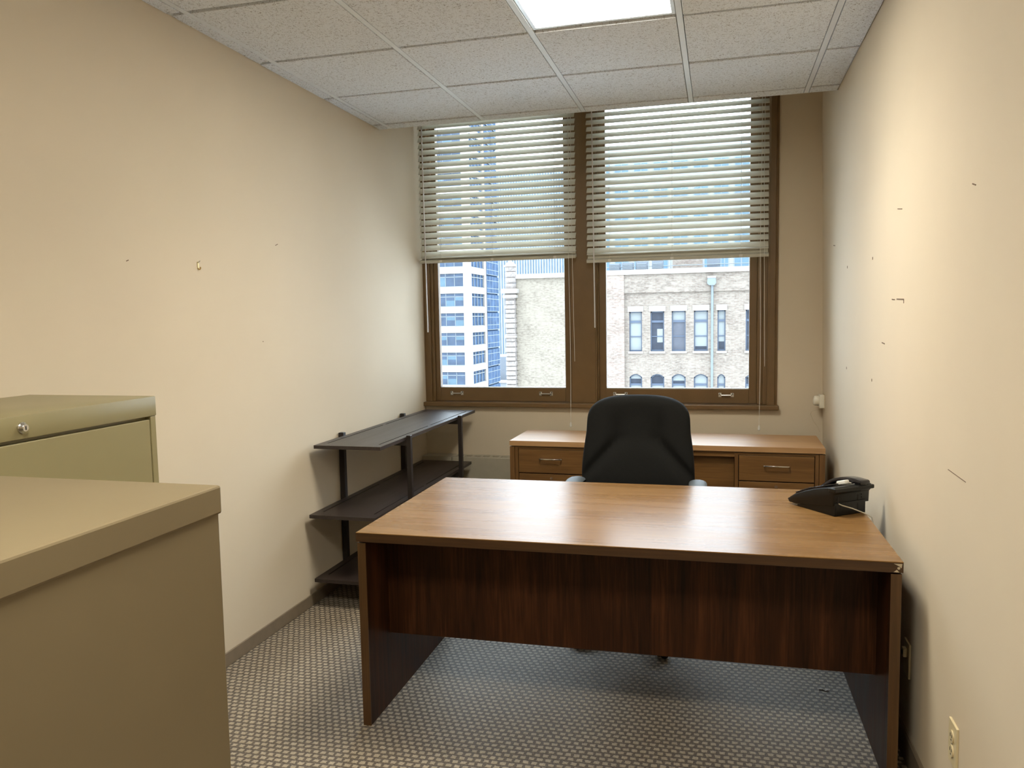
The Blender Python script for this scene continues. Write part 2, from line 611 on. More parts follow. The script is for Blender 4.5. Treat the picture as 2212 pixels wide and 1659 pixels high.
# ------------------------------------------------------------------ ceiling
S = 0.6096
T0, R0 = -1.9882, 2.6943
xs = [XL] + [T0 + S * i for i in range(5)] + [XR]
ys = [YE]
k = 3
while R0 + S * k > YF:
    ys.append(R0 + S * k)
    k -= 1
ys.append(YF)
ys = ys[::-1]
ceil = struct(bx('ceiling', (XL - 0.2, XR + 0.3, YF - 0.2, YB + 0.32, ZT, ZT + 0.15), 'wall_paint'),
              'suspended ceiling of white fissured acoustic tiles in a metal grid', 'ceiling')
FIX = [(T0 + 2 * S, T0 + 3 * S, R0, R0 + S), (T0 + 2 * S, T0 + 3 * S, R0 - 4 * S, R0 - 3 * S)]   # 2x2 troffers
TW = 0.012
mcache = {}
for i in range(len(xs) - 1):
    for j in range(len(ys) - 1):
        x0, x1, y0, y1 = xs[i], xs[i + 1], ys[j], ys[j + 1]
        if any(abs(x0 - f[0]) < 0.01 and abs(y0 - f[2]) < 0.01 for f in FIX):
            continue
        a = x0 + (TW + 0.003 if i else 0.006)
        b = x1 - (TW + 0.003 if i < len(xs) - 2 else 0.004)
        c = y0 + (0.0115 if j else 0)
        d = y1 - (0.0115 if j < len(ys) - 2 else 0.008)
        key = (round(b - a, 4), round(d - c, 4))
        dz = R.uniform(-0.0012, 0.0012)
        loc = ((a + b) / 2, (c + d) / 2, ZC + dz)
        if key not in mcache:
            hx, hy = (b - a) / 2, (d - c) / 2
            mcache[key] = bx('ceiling_tile', (-hx, hx, -hy, hy, -0.009, 0.012), 'acoustic_tile', ceil, bev=0.0015, loc=loc, seg=1)
        else:
            linkcopy(mcache[key], ceil, loc)
for x in xs[1:-1]:
    bx('main_tee', (x - TW, x + TW, YF, YE - 0.004, ZC - 0.007, ZC + 0.03), 'tee_white', ceil)
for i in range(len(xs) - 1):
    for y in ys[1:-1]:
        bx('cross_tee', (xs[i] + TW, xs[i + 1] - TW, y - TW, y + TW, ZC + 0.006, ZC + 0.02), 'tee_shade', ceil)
bx('wall_angle', (XL, XL + 0.016, YF, YE, ZC - 0.004, ZC + 0.02), 'tee_white', ceil)
bx('wall_angle', (XR - 0.006, XR + 0.02, YF, YE, ZC - 0.001, ZC + 0.02), 'tee_white', ceil)
bx('edge_channel', (XL, XR + 0.03, YE - 0.006, YE + 0.002, ZC - 0.006, ZC + 0.05), 'tee_white', ceil)
bx('ceiling_fascia', (XL, XR + 0.05, YE + 0.002, YE + 0.02, ZC + 0.006, ZT), 'wall_paint', ceil)

# ------------------------------------------------------------------ troffer
def troffer(f, label):
    fx = thing('ceiling_light', label, 'light', ((f[0] + f[1]) / 2, (f[2] + f[3]) / 2, ZC))
    hx = hy = S / 2 - TW - 0.002
    fr = 0.016
    for d in ((-hx, hx, hy - fr, hy, -0.004, 0.03), (-hx, hx, -hy, -hy + fr, -0.004, 0.03),
              (-hx, -hx + fr, -hy + fr, hy - fr, -0.004, 0.03), (hx - fr, hx, -hy + fr, hy - fr, -0.004, 0.03)):
        bx('frame_bar', d, 'lens_frame', fx, bev=0.002)
    bx('lens', (-hx + fr, hx - fr, -hy + fr, hy - fr, 0.004, 0.008), 'troffer_lens', fx)
    bx('housing', (-hx, hx, -hy, hy, 0.03, 0.10), 'tee_white', fx)
    ld = bpy.data.lights.new('lamp_beam', 'AREA')
    ld.shape = 'RECTANGLE'
    ld.size = ld.size_y = 2 * (hx - fr)
    ld.energy = LAMP_DOWN
    ld.color = (1.0, 0.94, 0.80)
    ld.spread = math.radians(130)
    lo = bpy.data.objects.new('lamp_beam', ld)
    COL.objects.link(lo)
    lo.parent = fx
    lo.location = (0, 0, 0.002)


troffer(FIX[0], 'square fluorescent ceiling light with white prismatic lens above the desk')
troffer(FIX[1], 'square fluorescent ceiling light nearer the door, above the filing cabinets')

# ================================================================== WINDOWS
ZS = 0.896
st = struct(bx('trim_1', (XL, 0.372, YB - 0.050, YB + 0.10, 0.866, ZS), 'brown_paint', bev=0.004), 'brown painted wooden window sill running under both windows', 'trim')
struct(bx('trim_2', (-0.988, -0.818, YB + 0.006, YB + 0.14, ZS, 3.06), 'brown_paint', bev=0.003), 'wide brown painted post between the two windows', 'trim')


def make_window(name, label, x0, jl, sl, gx0, gx1, sr, jr, x1, casing_r):
    """x0..x1 overall, jl/sl/sr/jr: joints of jamb and sash, gx0..gx1 the glass"""
    z0, z1 = ZS, 3.05
    root = bpy.data.objects.new(name, None)
    COL.objects.link(root)
    struct(root, label, 'window')
    ysash = YB + 0.040
    # fixed jambs, stepped
    bx('jamb', (x0, jl, YB + 0.004, YB + 0.16, z0, z1), 'brown_paint', root, bev=0.003)
    bx('jamb', (jr, x1, YB + 0.004, YB + 0.16, z0, z1), 'brown_paint', root, bev=0.003)
    bx('stop_bead', (jl, sl, YB + 0.022, YB + 0.14, z0, z1), 'brown_paint', root, bev=0.004)
    bx('stop_bead', (sr, jr, YB + 0.022, YB + 0.14, z0, z1), 'brown_paint', root, bev=0.004)
    bx('head', (x0, x1, YB + 0.004, YB + 0.16, z1 - 0.08, z1), 'brown_paint', root, bev=0.003)
    # sash
    bx('sash_stile', (sl, gx0, ysash, ysash + 0.045, z0 + 0.002, z1 - 0.08), 'brown_paint', root, bev=0.003)
    bx('sash_stile', (gx1, sr, ysash, ysash + 0.045, z0 + 0.002, z1 - 0.08), 'brown_paint', root, bev=0.003)
    bx('bottom_rail', (gx0, gx1, ysash, ysash + 0.045, z0 + 0.002, 0.993), 'brown_paint', root, bev=0.003)
    bx('glazing_bead', (gx0, gx1, ysash + 0.006, ysash + 0.03, 0.993, 0.999), 'tee_white', root, bev=0.002)
    bx('pane', (gx0, gx1, ysash + 0.026, ysash + 0.030, 0.99, z1 - 0.08), 'pane_glass', root)
    for hx_ in casing_r:
        hz = 0.954
        bm = bmesh.new()
        tube(bm, [(hx_ - 0.036, ysash - 0.004, hz), (hx_ - 0.030, ysash - 0.020, hz), (hx_ + 0.030, ysash - 0.020, hz), (hx_ + 0.036, ysash - 0.004, hz)], 0.0045, 8)
        hd = obj('sash_handle', bm, 'satin_steel', root, smooth=True)
        for s in (-1, 1):
            bx('handle_plate', (hx_ + s * 0.039 - 0.010, hx_ + s * 0.039 + 0.010, ysash - 0.004, ysash, hz - 0.014, hz + 0.014), 'satin_steel', hd, bev=0.002)
            bm = bmesh.new()
            lathe(bm, [(0.004, -0.0065), (0.004, -0.002)], (hx_ + s * 0.042, ysash, hz + 0.008), 'Y', 8)
            obj('screw', bm, 'dark_hole', hd)
    return root


make_window('window_1', 'left brown-framed sash window looking onto the office tower', XL, -2.018, -1.997, -1.962, -1.037, -1.004, -0.994, -0.988, [-1.838, -1.178])
make_window('window_2', 'right brown-framed sash window looking onto the brick building', -0.818, -0.808, -0.798, -0.749, 0.189, 0.238, 0.272, 0.315, [-0.655, 0.045])
bm = bmesh.new()
prism(bm, [(0.300, YB + 0.004), (0.300, YB - 0.016), (0.312, YB - 0.022), (0.345, YB - 0.022), (0.350, YB - 0.014), (0.362, YB - 0.012), (0.362, YB + 0.004)], 'Z', ZS, 3.06)
struct(obj('trim_3', bm, 'brown_paint'), 'brown moulded casing on the right side of the window', 'trim')


# ------------------------------------------------------------------ blinds
def blind(label, x0, x1, zb, tilt, ladders, cord_x, wand_x, wand_z, rail_gap):
    yc = YB - 0.066
    root = thing('window_blind', label, 'blind', ((x0 + x1) / 2, yc, zb), 0, 'two-inch slat window blinds')
    hw = (x1 - x0) / 2
    # slat, room edge low, slightly crowned
    def slat_bm(hw_, ang, wid=0.049):
        bm = bmesh.new()
        n = 6
        pr = []
        for s, off in ((1, 0.0012), (-1, -0.0012)):
            row = []
            for q in range(n + 1):
                t = (q / n - 0.5)
                cr = 0.0035 * (1 - 4 * t * t)
                y, z = t * wid, cr + off
                row.append((y * math.cos(ang) - z * math.sin(ang), y * math.sin(ang) + z * math.cos(ang)))
            pr.append(row if s == 1 else row[::-1])
        prism(bm, pr[0] + pr[1], 'X', -hw_, hw_)
        return bm
    pitch = 0.0441
    n = int((3.0 - zb) / pitch)
    first = None
    for i in range(n):
        z = rail_gap + i * pitch
        if i == 0:
            first = obj('slat', slat_bm(hw, tilt), 'slat_vinyl', root, smooth=True, loc=(0, 0, z))
        else:
            c = linkcopy(first, root, (R.uniform(-0.0015, 0.0015), 0, z + R.uniform(-0.0006, 0.0006)))
            c.rotation_euler = (R.uniform(-0.012, 0.012), 0, 0)
    # bottom rail and the slats resting on it
    bm = bmesh.new()
    prism(bm, [(-0.026, 0.004), (-0.022, 0.0), (0.022, 0.0), (0.026, 0.004), (0.026, 0.015), (0.020, 0.021), (-0.020, 0.021), (-0.026, 0.015)], 'X', -hw - 0.001, hw + 0.001)
    rl = obj('bottom_rail', bm, 'shaded_vinyl', root, smooth=True)
    rl.rotation_euler = (0.30, 0, 0)
    obj('slat', slat_bm(hw - 0.002, math.radians(80), 0.040), 'shaded_vinyl', root, smooth=True, loc=(0, 0.012, rail_gap * 0.5 + 0.002))
    obj('slat', slat_bm(hw, math.radians(24)), 'slat_vinyl', root, smooth=True, loc=(0, 0, rail_gap - 0.020))
    bx('headrail', (-hw, hw, -0.028, 0.028, 3.0 - zb, 3.05 - zb), 'slat_vinyl', root, bev=0.003)
    zt = 3.0 - zb
    for lx in ladders:
        px = lx - (x0 + x1) / 2
        bm = bmesh.new()
        for yy in (-0.022, 0.022):
            tube(bm, [(px, yy, 0.004), (px, yy, zt)], 0.0008, 5)
        for i in range(n):
            z = rail_gap + i * pitch
            tube(bm, [(px, -0.022, z - 0.019), (px, 0.022, z + 0.019)], 0.0007, 4)
        obj('ladder_cord', bm, 'cord_white', root)
        bx('rail_clip', (px - 0.011, px + 0.011, -0.030, -0.022, -0.002, 0.014), 'cord_white', root, bev=0.003)
    px = cord_x - (x0 + x1) / 2
    bm = bmesh.new()
    pts = [(px + 0.003 * math.sin(q * 0.7), -0.036, zt - (zt + zb - 0.775) * q / 14) for q in range(15)]
    tube(bm, pts, 0.0016, 6)
    lc = obj('lift_cord', bm, 'cord_white', root, smooth=True)
    bm = bmesh.new()
    lathe(bm, [(0.003, 0.0), (0.007, -0.012), (0.008, -0.03), (0.004, -0.034)], pts[-1], 'Z', 10)
    obj('cord_tassel', bm, 'cord_white', lc, smooth=True)
    tb('lift_cord', [(px + 0.021, -0.034, zt), (px + 0.018, -0.034, zt * 0.4), (px + 0.022, -0.034, 0.0), (px + 0.03, -0.03, -0.70)], 0.0013, 'cord_white', root, 5)
    px = wand_x - (x0 + x1) / 2
    bm = bmesh.new()
    tube(bm, [(px, -0.040, zt), (px + 0.012, -0.044, wand_z - zb)], 0.0042, 6)
    wd = obj('tilt_wand', bm, 'clear_wand', root, smooth=True)
    return root


blind('white two-inch slat blind over the left window, more tightly closed', -2.044, -0.936, 1.889, math.radians(51),
      [-1.890, -1.515, -1.075], -0.976, -2.006, 1.40, 0.058)
blind('white two-inch slat blind over the right window, slats more open', -0.858, 0.298, 1.853, math.radians(45),
      [-0.705, -0.300, 0.130], 0.250, -0.816, 1.415, 0.076)

# ------------------------------------------------------------------ radiator cover
rc = thing('radiator_cover', 'beige metal radiator cover with slotted top under the windows', 'radiator', (XL + 0.01, YB - 0.003, 0))
RD, RZ = 0.122, 0.515
bx('end_cap', (0, 0.220, -RD, 0, 0, RZ + 0.003), 'radiator_paint', rc, bev=0.004)
bx('front_panel', (0.224, 2.3, -RD, -RD + 0.012, 0.05, RZ), 'radiator_paint', rc, bev=0.003)
bx('back_strip', (0.224, 2.3, -0.030, 0, 0.1, RZ), 'radiator_paint', rc, bev=0.002)
bx('front_strip', (0.224, 2.3, -RD + 0.012, -RD + 0.030, RZ - 0.012, RZ), 'radiator_paint', rc)
bx('slot_shade', (0.224, 2.3, -RD + 0.012, -0.030, RZ - 0.10, RZ - 0.09), 'dark_hole', rc)  # black sheet standing in for the shade below the slots
bar = None
for i in range(31):
    x = 0.232 + i * 0.066
    if bar is None:
        bar = bx('grille_bar', (-0.008, 0.008, -RD + 0.030, -0.030, RZ - 0.010, RZ), 'radiator_paint', rc, loc=(x, 0, 0))
    else:
        linkcopy(bar, rc, (x, 0, 0))

# ================================================================== FILING CABINETS
lf = thing('filing_cabinet', 'tall olive-beige lateral filing cabinet with a round lock, against the left wall', 'cabinet', (-1.835, 1.486, 0))
W2, D2, H2 = 0.460, 0.228, 1.279
bx('body', (-D2, D2 - 0.020, -W2, W2, 0.02, H2 - 0.003), 'file_green', lf)
bx('base', (-D2 + 0.01, D2 - 0.04, -W2 + 0.01, W2 - 0.01, 0.0, 0.03), 'dark_hole', lf)
bm = bmesh.new()
box(bm, -D2 - 0.002, D2 + 0.002, -W2 - 0.002, W2 + 0.002, H2 - 0.058, H2, bev=0.003)
obj('top_lid', bm, 'file_green', lf, smooth=True)
for s in (-1, 1):
    bx('front_stile', (D2 - 0.020, D2, s * (W2 - 0.011) - 0.011, s * (W2 - 0.011) + 0.011, 0.03, H2 - 0.058), 'file_green', lf, bev=0.002)
dh = (H2 - 0.064 - 0.06) / 4
for k in range(4):
    z0 = 0.06 + k * dh
    dr = bx('drawer_front', (D2 - 0.019, D2 - 0.001, -W2 + 0.025, W2 - 0.025, z0 + 0.003, z0 + dh - 0.003), 'file_green', lf, bev=0.002)
    bx('drawer_pull', (D2 - 0.001, D2 + 0.014, -0.30, 0.30, z0 + 0.012, z0 + 0.028), 'file_green', dr, bev=0.004)
bm = bmesh.new()
lathe(bm, [(0.0135, 0.0), (0.0135, 0.004), (0.011, 0.006), (0.0095, 0.012), (0.0085, 0.013)], (D2 + 0.002, 0.0, H2 - 0.030), 'X', 20)
lk = obj('lock', bm, 'chrome', lf, smooth=True)
lk['label'] = 'round chrome key lock'
bx('keyhole', (D2 + 0.0145, D2 + 0.0156, -0.0012, 0.0012, H2 - 0.035, H2 - 0.026), 'dark_hole', lk)

nf = thing('filing_cabinet', 'nearest tan filing cabinet seen from its plain side, lid lip along the top', 'cabinet', (-1.18, 0.835, 0))
W3, D3, H3 = 0.380, 0.280, 1.2205
bx('body', (-W3 + 0.004, W3 - 0.004, -D3 + 0.02, D3 - 0.004, 0.02, H3 - 0.003), 'file_tan', nf, bev=0.003)
bx('base', (-W3 + 0.02, W3 - 0.02, -D3 + 0.04, D3 - 0.02, 0.0, 0.03), 'dark_hole', nf)
bx('top_lid', (-W3, W3, -D3, D3, H3 - 0.048, H3), 'file_tan', nf, bev=0.004)
dh = (H3 - 0.054 - 0.05) / 4
for k in range(4):
    z0 = 0.05 + k * dh
    dr = bx('drawer_front', (-W3 + 0.02, W3 - 0.02, -D3 + 0.002, -D3 + 0.02, z0 + 0.003, z0 + dh - 0.003), 'file_tan', nf, bev=0.002)
    bx('drawer_pull', (-0.25, 0.25, -D3 - 0.012, -D3 + 0.002, z0 + 0.015, z0 + 0.03), 'file_tan', dr, bev=0.003)

# ================================================================== SHELF UNIT
sh = thing('shelf_unit', 'low dark espresso open shelf unit with three shelves against the left wall', 'shelf', (-1.84, 4.41, 0))
OX, OY = 1.84, -4.41


def shelf(name, x0, x1, y0, y1, zt, th=0.018):
    bm = bmesh.new()
    box(bm, x0, x1, y0, y1, zt - th, zt - 0.009)
    e, gw, m, b = 0.036, 0.0085, 0.075, 0.022
    X = [x0, x0 + e, x0 + e + gw, x1 - e - gw, x1 - e, x1]
    ym = (y0 + y1) / 2
    Yv = [y0, y0 + m, ym - b, ym + b, y1 - m, y1]
    for i in range(5):
        for j in range(5):
            if i in (1, 3) and j in (1, 3):
                continue
            box(bm, X[i], X[i + 1], Yv[j], Yv[j + 1], zt - 0.009, zt)
    return obj(name, bm, 'espresso', sh)


def L(x0, x1, y0, y1):
    return (x0 + OX, x1 + OX, y0 + OY, y1 + OY)


shelf('shelf', *L(-2.030, -1.656, 3.613, 5.205), 0.850)
shelf('shelf', *L(-2.032, -1.664, 3.545, 5.125), 0.500)
shelf('shelf', *L(-2.027, -1.656, 3.565, 5.140), 0.158)
for yp in (3.965, 4.840):
    d = L(-1.656, -1.631, yp - 0.014, yp + 0.014)
    bx('post', (*d, 0, 0.858), 'espresso_post', sh, bev=0.002)
    d = L(-2.062, -2.032, yp - 0.015, yp + 0.015)
    bx('post', (*d, 0, 0.866), 'espresso_post', sh, bev=0.002)
    for zt in (0.850, 0.500, 0.158):
        d = L(-2.032, -1.656, yp - 0.014, yp + 0.014)
        bx('cross_bar', (*d, zt - 0.048, zt - 0.018), 'espresso_post', sh, bev=0.001)

# ================================================================== DESK
DRZ = math.radians(0.55)
dk = thing('desk', 'large walnut veneer office desk with recessed modesty panel darkened for its shade', 'desk', (-1.268, 2.532, 0), DRZ)
DW, DD, DZ = 1.814, 0.992, 0.727
bm = bmesh.new()
box(bm, 0.0, DW, 0.0, DD, DZ - 0.004, DZ, bev=0.0012, seg=1)
obj('desktop_veneer', bm, 'desk_top_lit', dk)
bx('desktop_edge', (0.0005, DW - 0.0005, 0.0005, DD - 0.0005, DZ - 0.034, DZ - 0.004), 'desk_edge', dk)
for nm, a in (('end_panel', 0.004), ('end_panel', DW - 0.034)):
    p_ = bx(nm, (a, a + 0.030, 0.008, DD - 0.03, 0.0, DZ - 0.040), 'desk_walnut_shaded', dk)
    bx('front_edge_band', (a - 0.0005, a + 0.0305, 0.004, 0.009, 0.0, DZ - 0.040), 'desk_edge_z', p_)
bx('top_spacer', (0.012, DW - 0.012, 0.02, DD - 0.04, DZ - 0.041, DZ - 0.034), 'dark_hole', dk)
bx('modesty_panel', (0.034, DW - 0.034, 0.200, 0.220, 0.277, DZ - 0.034), 'desk_walnut_shaded', dk)
# chips in the edge band at the right front corner
for pts in ([(-0.028, -0.006), (-0.004, -0.006), (-0.006, -0.019), (-0.012, -0.014), (-0.018, -0.011)],
            [(-0.017, -0.0165), (-0.010, -0.016), (-0.010, -0.022), (-0.014, -0.0245), (-0.018, -0.021)],
            [(-0.019, -0.0245), (-0.012, -0.0325), (-0.028, -0.0325)]):
    bm = bmesh.new()
    prism(bm, [(DW + x, DZ + z) for x, z in pts], 'Y', -0.0006, 0.001)
    o_ = obj('chipped_edge', bm, 'chip_core', dk)
    o_['label'] = 'pale chip in the edge banding'

# ================================================================== CREDENZA
cz = thing('credenza', 'long low wooden credenza with drawers under the right window', 'cabinet', (-1.252, 4.622, 0), math.radians(-0.6))
CW, CD, CZ = 1.826, 0.478, 0.735
bx('top', (0, CW, 0, CD, CZ - 0.032, CZ), 'cred_top_sheen', cz, bev=0.0015)
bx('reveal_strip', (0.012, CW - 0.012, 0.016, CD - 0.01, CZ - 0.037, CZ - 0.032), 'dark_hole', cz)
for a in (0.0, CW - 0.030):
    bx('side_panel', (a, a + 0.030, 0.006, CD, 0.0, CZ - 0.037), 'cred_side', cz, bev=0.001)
bx('back_panel', (0.03, CW - 0.03, CD - 0.015, CD, 0.05, CZ - 0.037), 'cred_side', cz)
bx('bottom_panel', (0.03, CW - 0.03, 0.02, CD - 0.015, 0.05, 0.075), 'cred_side', cz)


def credenza_drawers(x0, x1):
    # face frame
    bx('face_stile', (x0, x0 + 0.020, 0.010, 0.030, 0.06, CZ - 0.037), 'cred_side', cz, bev=0.001)
    bx('face_stile', (x1 - 0.020, x1, 0.010, 0.030, 0.06, CZ - 0.037), 'cred_side', cz, bev=0.001)
    bx('face_rail', (x0 + 0.020, x1 - 0.020, 0.012, 0.030, CZ - 0.050, CZ - 0.037), 'cred_front', cz)
    bx('carcass', (x0 + 0.006, x1 - 0.006, 0.031, CD - 0.02, 0.07, CZ - 0.05), 'dark_hole', cz)
    for k, (z0, z1) in enumerate(((0.537, 0.682), (0.375, 0.531), (0.09, 0.369))):
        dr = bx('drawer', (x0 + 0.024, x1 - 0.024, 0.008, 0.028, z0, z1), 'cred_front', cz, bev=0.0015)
        xc = (x0 + x1) / 2
        if k != 1:
            zh = (z0 + z1) / 2 + 0.018
            tb('pull', [(xc - 0.066, 0.009, zh), (xc - 0.066, -0.016, zh), (xc - 0.060, -0.021, zh), (xc + 0.060, -0.021, zh), (xc + 0.066, -0.016, zh), (xc + 0.066, 0.009, zh)], 0.0042, 'chrome', dr, 8)
        else:
            bm = bmesh.new()
            lathe(bm, [(0.009, 0.0), (0.009, -0.003), (0.007, -0.0045), (0.003, -0.004)], (xc, 0.0085, z1 - 0.026), 'Y', 16)
            obj('lock', bm, 'scuff', dr, smooth=True)


credenza_drawers(0.032, 0.490)
credenza_drawers(1.340, CW - 0.032)
bx('door_track', (0.490, 1.340, 0.014, 0.034, CZ - 0.064, CZ - 0.037), 'cred_front', cz, bev=0.001)
bx('door_track', (0.490, 1.340, 0.014, 0.034, 0.075, 0.095), 'cred_front', cz, bev=0.001)
for a, b, y in ((0.494, 0.925, 0.040), (0.905, 1.338, 0.056)):
    bx('sliding_door', (a, b, y, y + 0.014, 0.080, CZ - 0.055), 'cred_front', cz, bev=0.001)

# ================================================================== CHAIR
ch = thing('office_chair', 'black fabric high-back office chair with grey arms behind the desk', 'chair', (-0.385, 3.655, 0), math.radians(1.5))


def backrest():
    bm = bmesh.new()
    z0, z1 = 0.55, 1.093
    NZ_, NX_ = 60, 72

    def half(z):
        t = (z - z0) / (z1 - z0)
        base = 0.272 + 0.012 * math.sin(min(1, t * 1.5) * PI) - 0.022 * t
        zc = z1 - 0.135
        if z > zc:
            q = (z - zc) / 0.135
            base *= (max(0.0, 1 - q ** 2.8)) ** (1 / 2.8)
        zb = z0 + 0.10
        if z < zb:
            q = (zb - z) / 0.10
            base *= (max(0.0, 1 - q ** 3)) ** (1 / 2.6)
        return max(base, 0.012)

    def front(x, z):
        # y of the front upholstery (towards -y): wings and lumbar pad with valley folds
        ax = abs(x)
        fold = 0.16 + 0.62 * max(0, 0.84 - z) if z < 0.84 else 0.16 - 0.10 * (z - 0.84)
        # diagonal valley from (0.10,0.88) down and out to (0.25,0.70)
        zline = 0.885 - 1.05 * max(0, ax - 0.085)
        dist = (z - zline) / math.sqrt(1 + 1.05 ** 2)
        val = 0.034 * math.exp(-(dist / 0.026) ** 2) * min(1, max(0, (ax - 0.05) / 0.06))
        lum = 0.026 * math.exp(-((z - 0.68) / 0.15) ** 2)
        spine = 0.024 * math.exp(-(ax / 0.05) ** 2) * math.exp(-((z - 0.98) / 0.11) ** 2)
        upv = 0.026 * math.exp(-((ax - 0.10) / 0.03) ** 2) * math.exp(-((z - 0.93) / 0.07) ** 2)
        wing = 0.020 * (ax / 0.26) ** 2
        return min(-0.012, -0.055 - lum - wing + val + spine + upv)

    rake = lambda z: 0.20 + 0.16 * (z - 0.55) + 0.10 * max(0, z - 0.75) ** 2
    rows = []
    for i in range(NZ_ + 1):
        q = i / NZ_
        q = 0.5 - 0.5 * math.cos(PI * q) if True else q
        z = z0 + (z1 - z0) * q
        hw = half(z)
        ring = []
        for j in range(NX_):
            a = 2 * PI * j / NX_
            ca, sa = math.cos(a), math.sin(a)
            # squarish cross-section
            x = hw * math.copysign(abs(ca) ** 0.55, ca)
            edge = abs(sa) ** 0.55
            endr = min(1.0, (min(z - z0, z1 - z) / 0.045)) if min(z - z0, z1 - z) < 0.045 else 1.0
            endr = math.sqrt(max(0.0, 1 - (1 - endr) ** 2)) * 0.95 + 0.05
            if sa < 0:
                y = front(x, z) * edge * endr
            else:
                y = (0.045 + 0.01 * math.cos(x * 6)) * edge * endr
            ring.append(bm.verts.new((x, y + rake(z), z)))
        rows.append(ring)
    for A, B in zip(rows, rows[1:]):
        for j in range(NX_):
            bm.faces.new((A[j], A[(j + 1) % NX_], B[(j + 1) % NX_], B[j]))
    bm.faces.new(rows[0][::-1])
    bm.faces.new(rows[-1])
    bmesh.ops.recalc_face_normals(bm, faces=bm.faces[:])
    o = obj('backrest', bm, 'black_fabric', ch, smooth=True)
    s = o.modifiers.new('smooth', 'SUBSURF')
    s.levels = 1
    s.render_levels = 1
    return o


br = backrest()
# welt around the rim of the backrest
# seat cushion
bm = bmesh.new()
rows = []
for i in range(9):
    t = i / 8
    z = 0.405 + 0.085 * t
    sc = 1 - 0.10 * (abs(2 * t - 1) ** 4)
    ring = []
    for j in range(40):
        a = 2 * PI * j / 40
        ca, sa = math.cos(a), math.sin(a)
        x = 0.255 * sc * math.copysign(abs(ca) ** 0.5, ca)
        y = 0.245 * sc * math.copysign(abs(sa) ** 0.5, sa)
        ring.append(bm.verts.new((x, y - 0.02, z - (0.02 * max(0, -y / 0.245) ** 3 if t > 0.4 else 0))))
    rows.append(ring)
for A, B in zip(rows, rows[1:]):
    for j in range(40):
        bm.faces.new((A[j], A[(j + 1) % 40], B[(j + 1) % 40], B[j]))
bm.faces.new(rows[0][::-1])
bm.faces.new(rows[-1])
obj('seat', bm, 'black_fabric', ch, smooth=True)
bx('seat_plate', (-0.13, 0.13, -0.14, 0.16, 0.37, 0.407), 'black_plastic', ch, bev=0.008)
bm = bmesh.new()
prism(bm, [(0.12, 0.375), (0.30, 0.39), (0.315, 0.42), (0.325, 0.80), (0.305, 0.80), (0.290, 0.45), (0.12, 0.40)], 'X', -0.04, 0.04, bev=0.004)
obj('back_bracket', bm, 'black_plastic', ch, smooth=True)
for s in (-1, 1):
    # padded arm: arched pad on a loop frame
    bm = bmesh.new()
    rows = []
    n = 14
    for i in range(n + 1):
        t = i / n
        y = -0.10 + 0.33 * t
        zc_ = 0.660 + 0.032 * math.sin(PI * min(1, t * 0.75 + 0.18)) - 0.05 * max(0, t - 0.88) / 0.12
        wv = 0.036 * (1 - abs(2 * t - 1) ** 6) + 0.006
        ring = []
        for j in range(14):
            a = 2 * PI * j / 14
            ring.append(bm.verts.new((s * 0.292 + wv * math.cos(a), y, zc_ + 0.016 * math.sin(a) * (1 - 0.6 * abs(2 * t - 1) ** 6))))
        rows.append(ring)
    for A, B in zip(rows, rows[1:]):
        for j in range(14):
            bm.faces.new((A[j], A[(j + 1) % 14], B[(j + 1) % 14], B[j]))
    bm.faces.new(rows[0][::-1])
    bm.faces.new(rows[-1])
    bmesh.ops.recalc_face_normals(bm, faces=bm.faces[:])
    ar = obj('armrest', bm, 'arm_grey', ch, smooth=True)
    tb('arm_post', [(s * 0.292, 0.02, 0.655), (s * 0.298, 0.02, 0.55), (s * 0.290, 0.02, 0.44), (s * 0.25, 0.02, 0.392), (s * 0.10, 0.02, 0.388)], 0.018, 'black_plastic', ar, 10)
bm = bmesh.new()
lathe(bm, [(0.030, 0.10), (0.030, 0.24), (0.022, 0.245), (0.016, 0.25), (0.016, 0.375)], (0, 0, 0), 'Z', 20)
obj('gas_column', bm, 'black_plastic', ch, smooth=True)
bm = bmesh.new()
lathe(bm, [(0.035, 0.075), (0.045, 0.085), (0.045, 0.125), (0.032, 0.135)], (0, 0, 0), 'Z', 20)
obj('hub', bm, 'black_plastic', ch, smooth=True)
for k in range(5):
    a = math.radians(-62 + 72 * k - 3)
    ca, sa = math.cos(a), math.sin(a)
    leg = tb('base_leg', [(0.03 * ca, 0.03 * sa, 0.105), (0.18 * ca, 0.18 * sa, 0.092), (0.325 * ca, 0.325 * sa, 0.070)], 0.019, 'black_plastic', ch, 10)
    cx_, cy_ = 0.335 * ca, 0.335 * sa
    cs = None
    for w_ in (-0.016, 0.016):
        bm = bmesh.new()
        lathe(bm, [(0.020, -0.009), (0.025, -0.006), (0.025, 0.006), (0.020, 0.009)], (0, 0, 0), 'X', 20)
        cwh = obj('caster', bm, 'black_plastic', ch, smooth=True, loc=(cx_ - sa * 0 + w_ * math.cos(a + 0.5), cy_ + w_ * math.sin(a + 0.5), 0.0255))
        cwh.rotation_euler = (0, 0, a + 0.5)
    tb('caster_stem', [(cx_, cy_, 0.026), (cx_, cy_, 0.075)], 0.007, 'satin_steel', leg, 8)

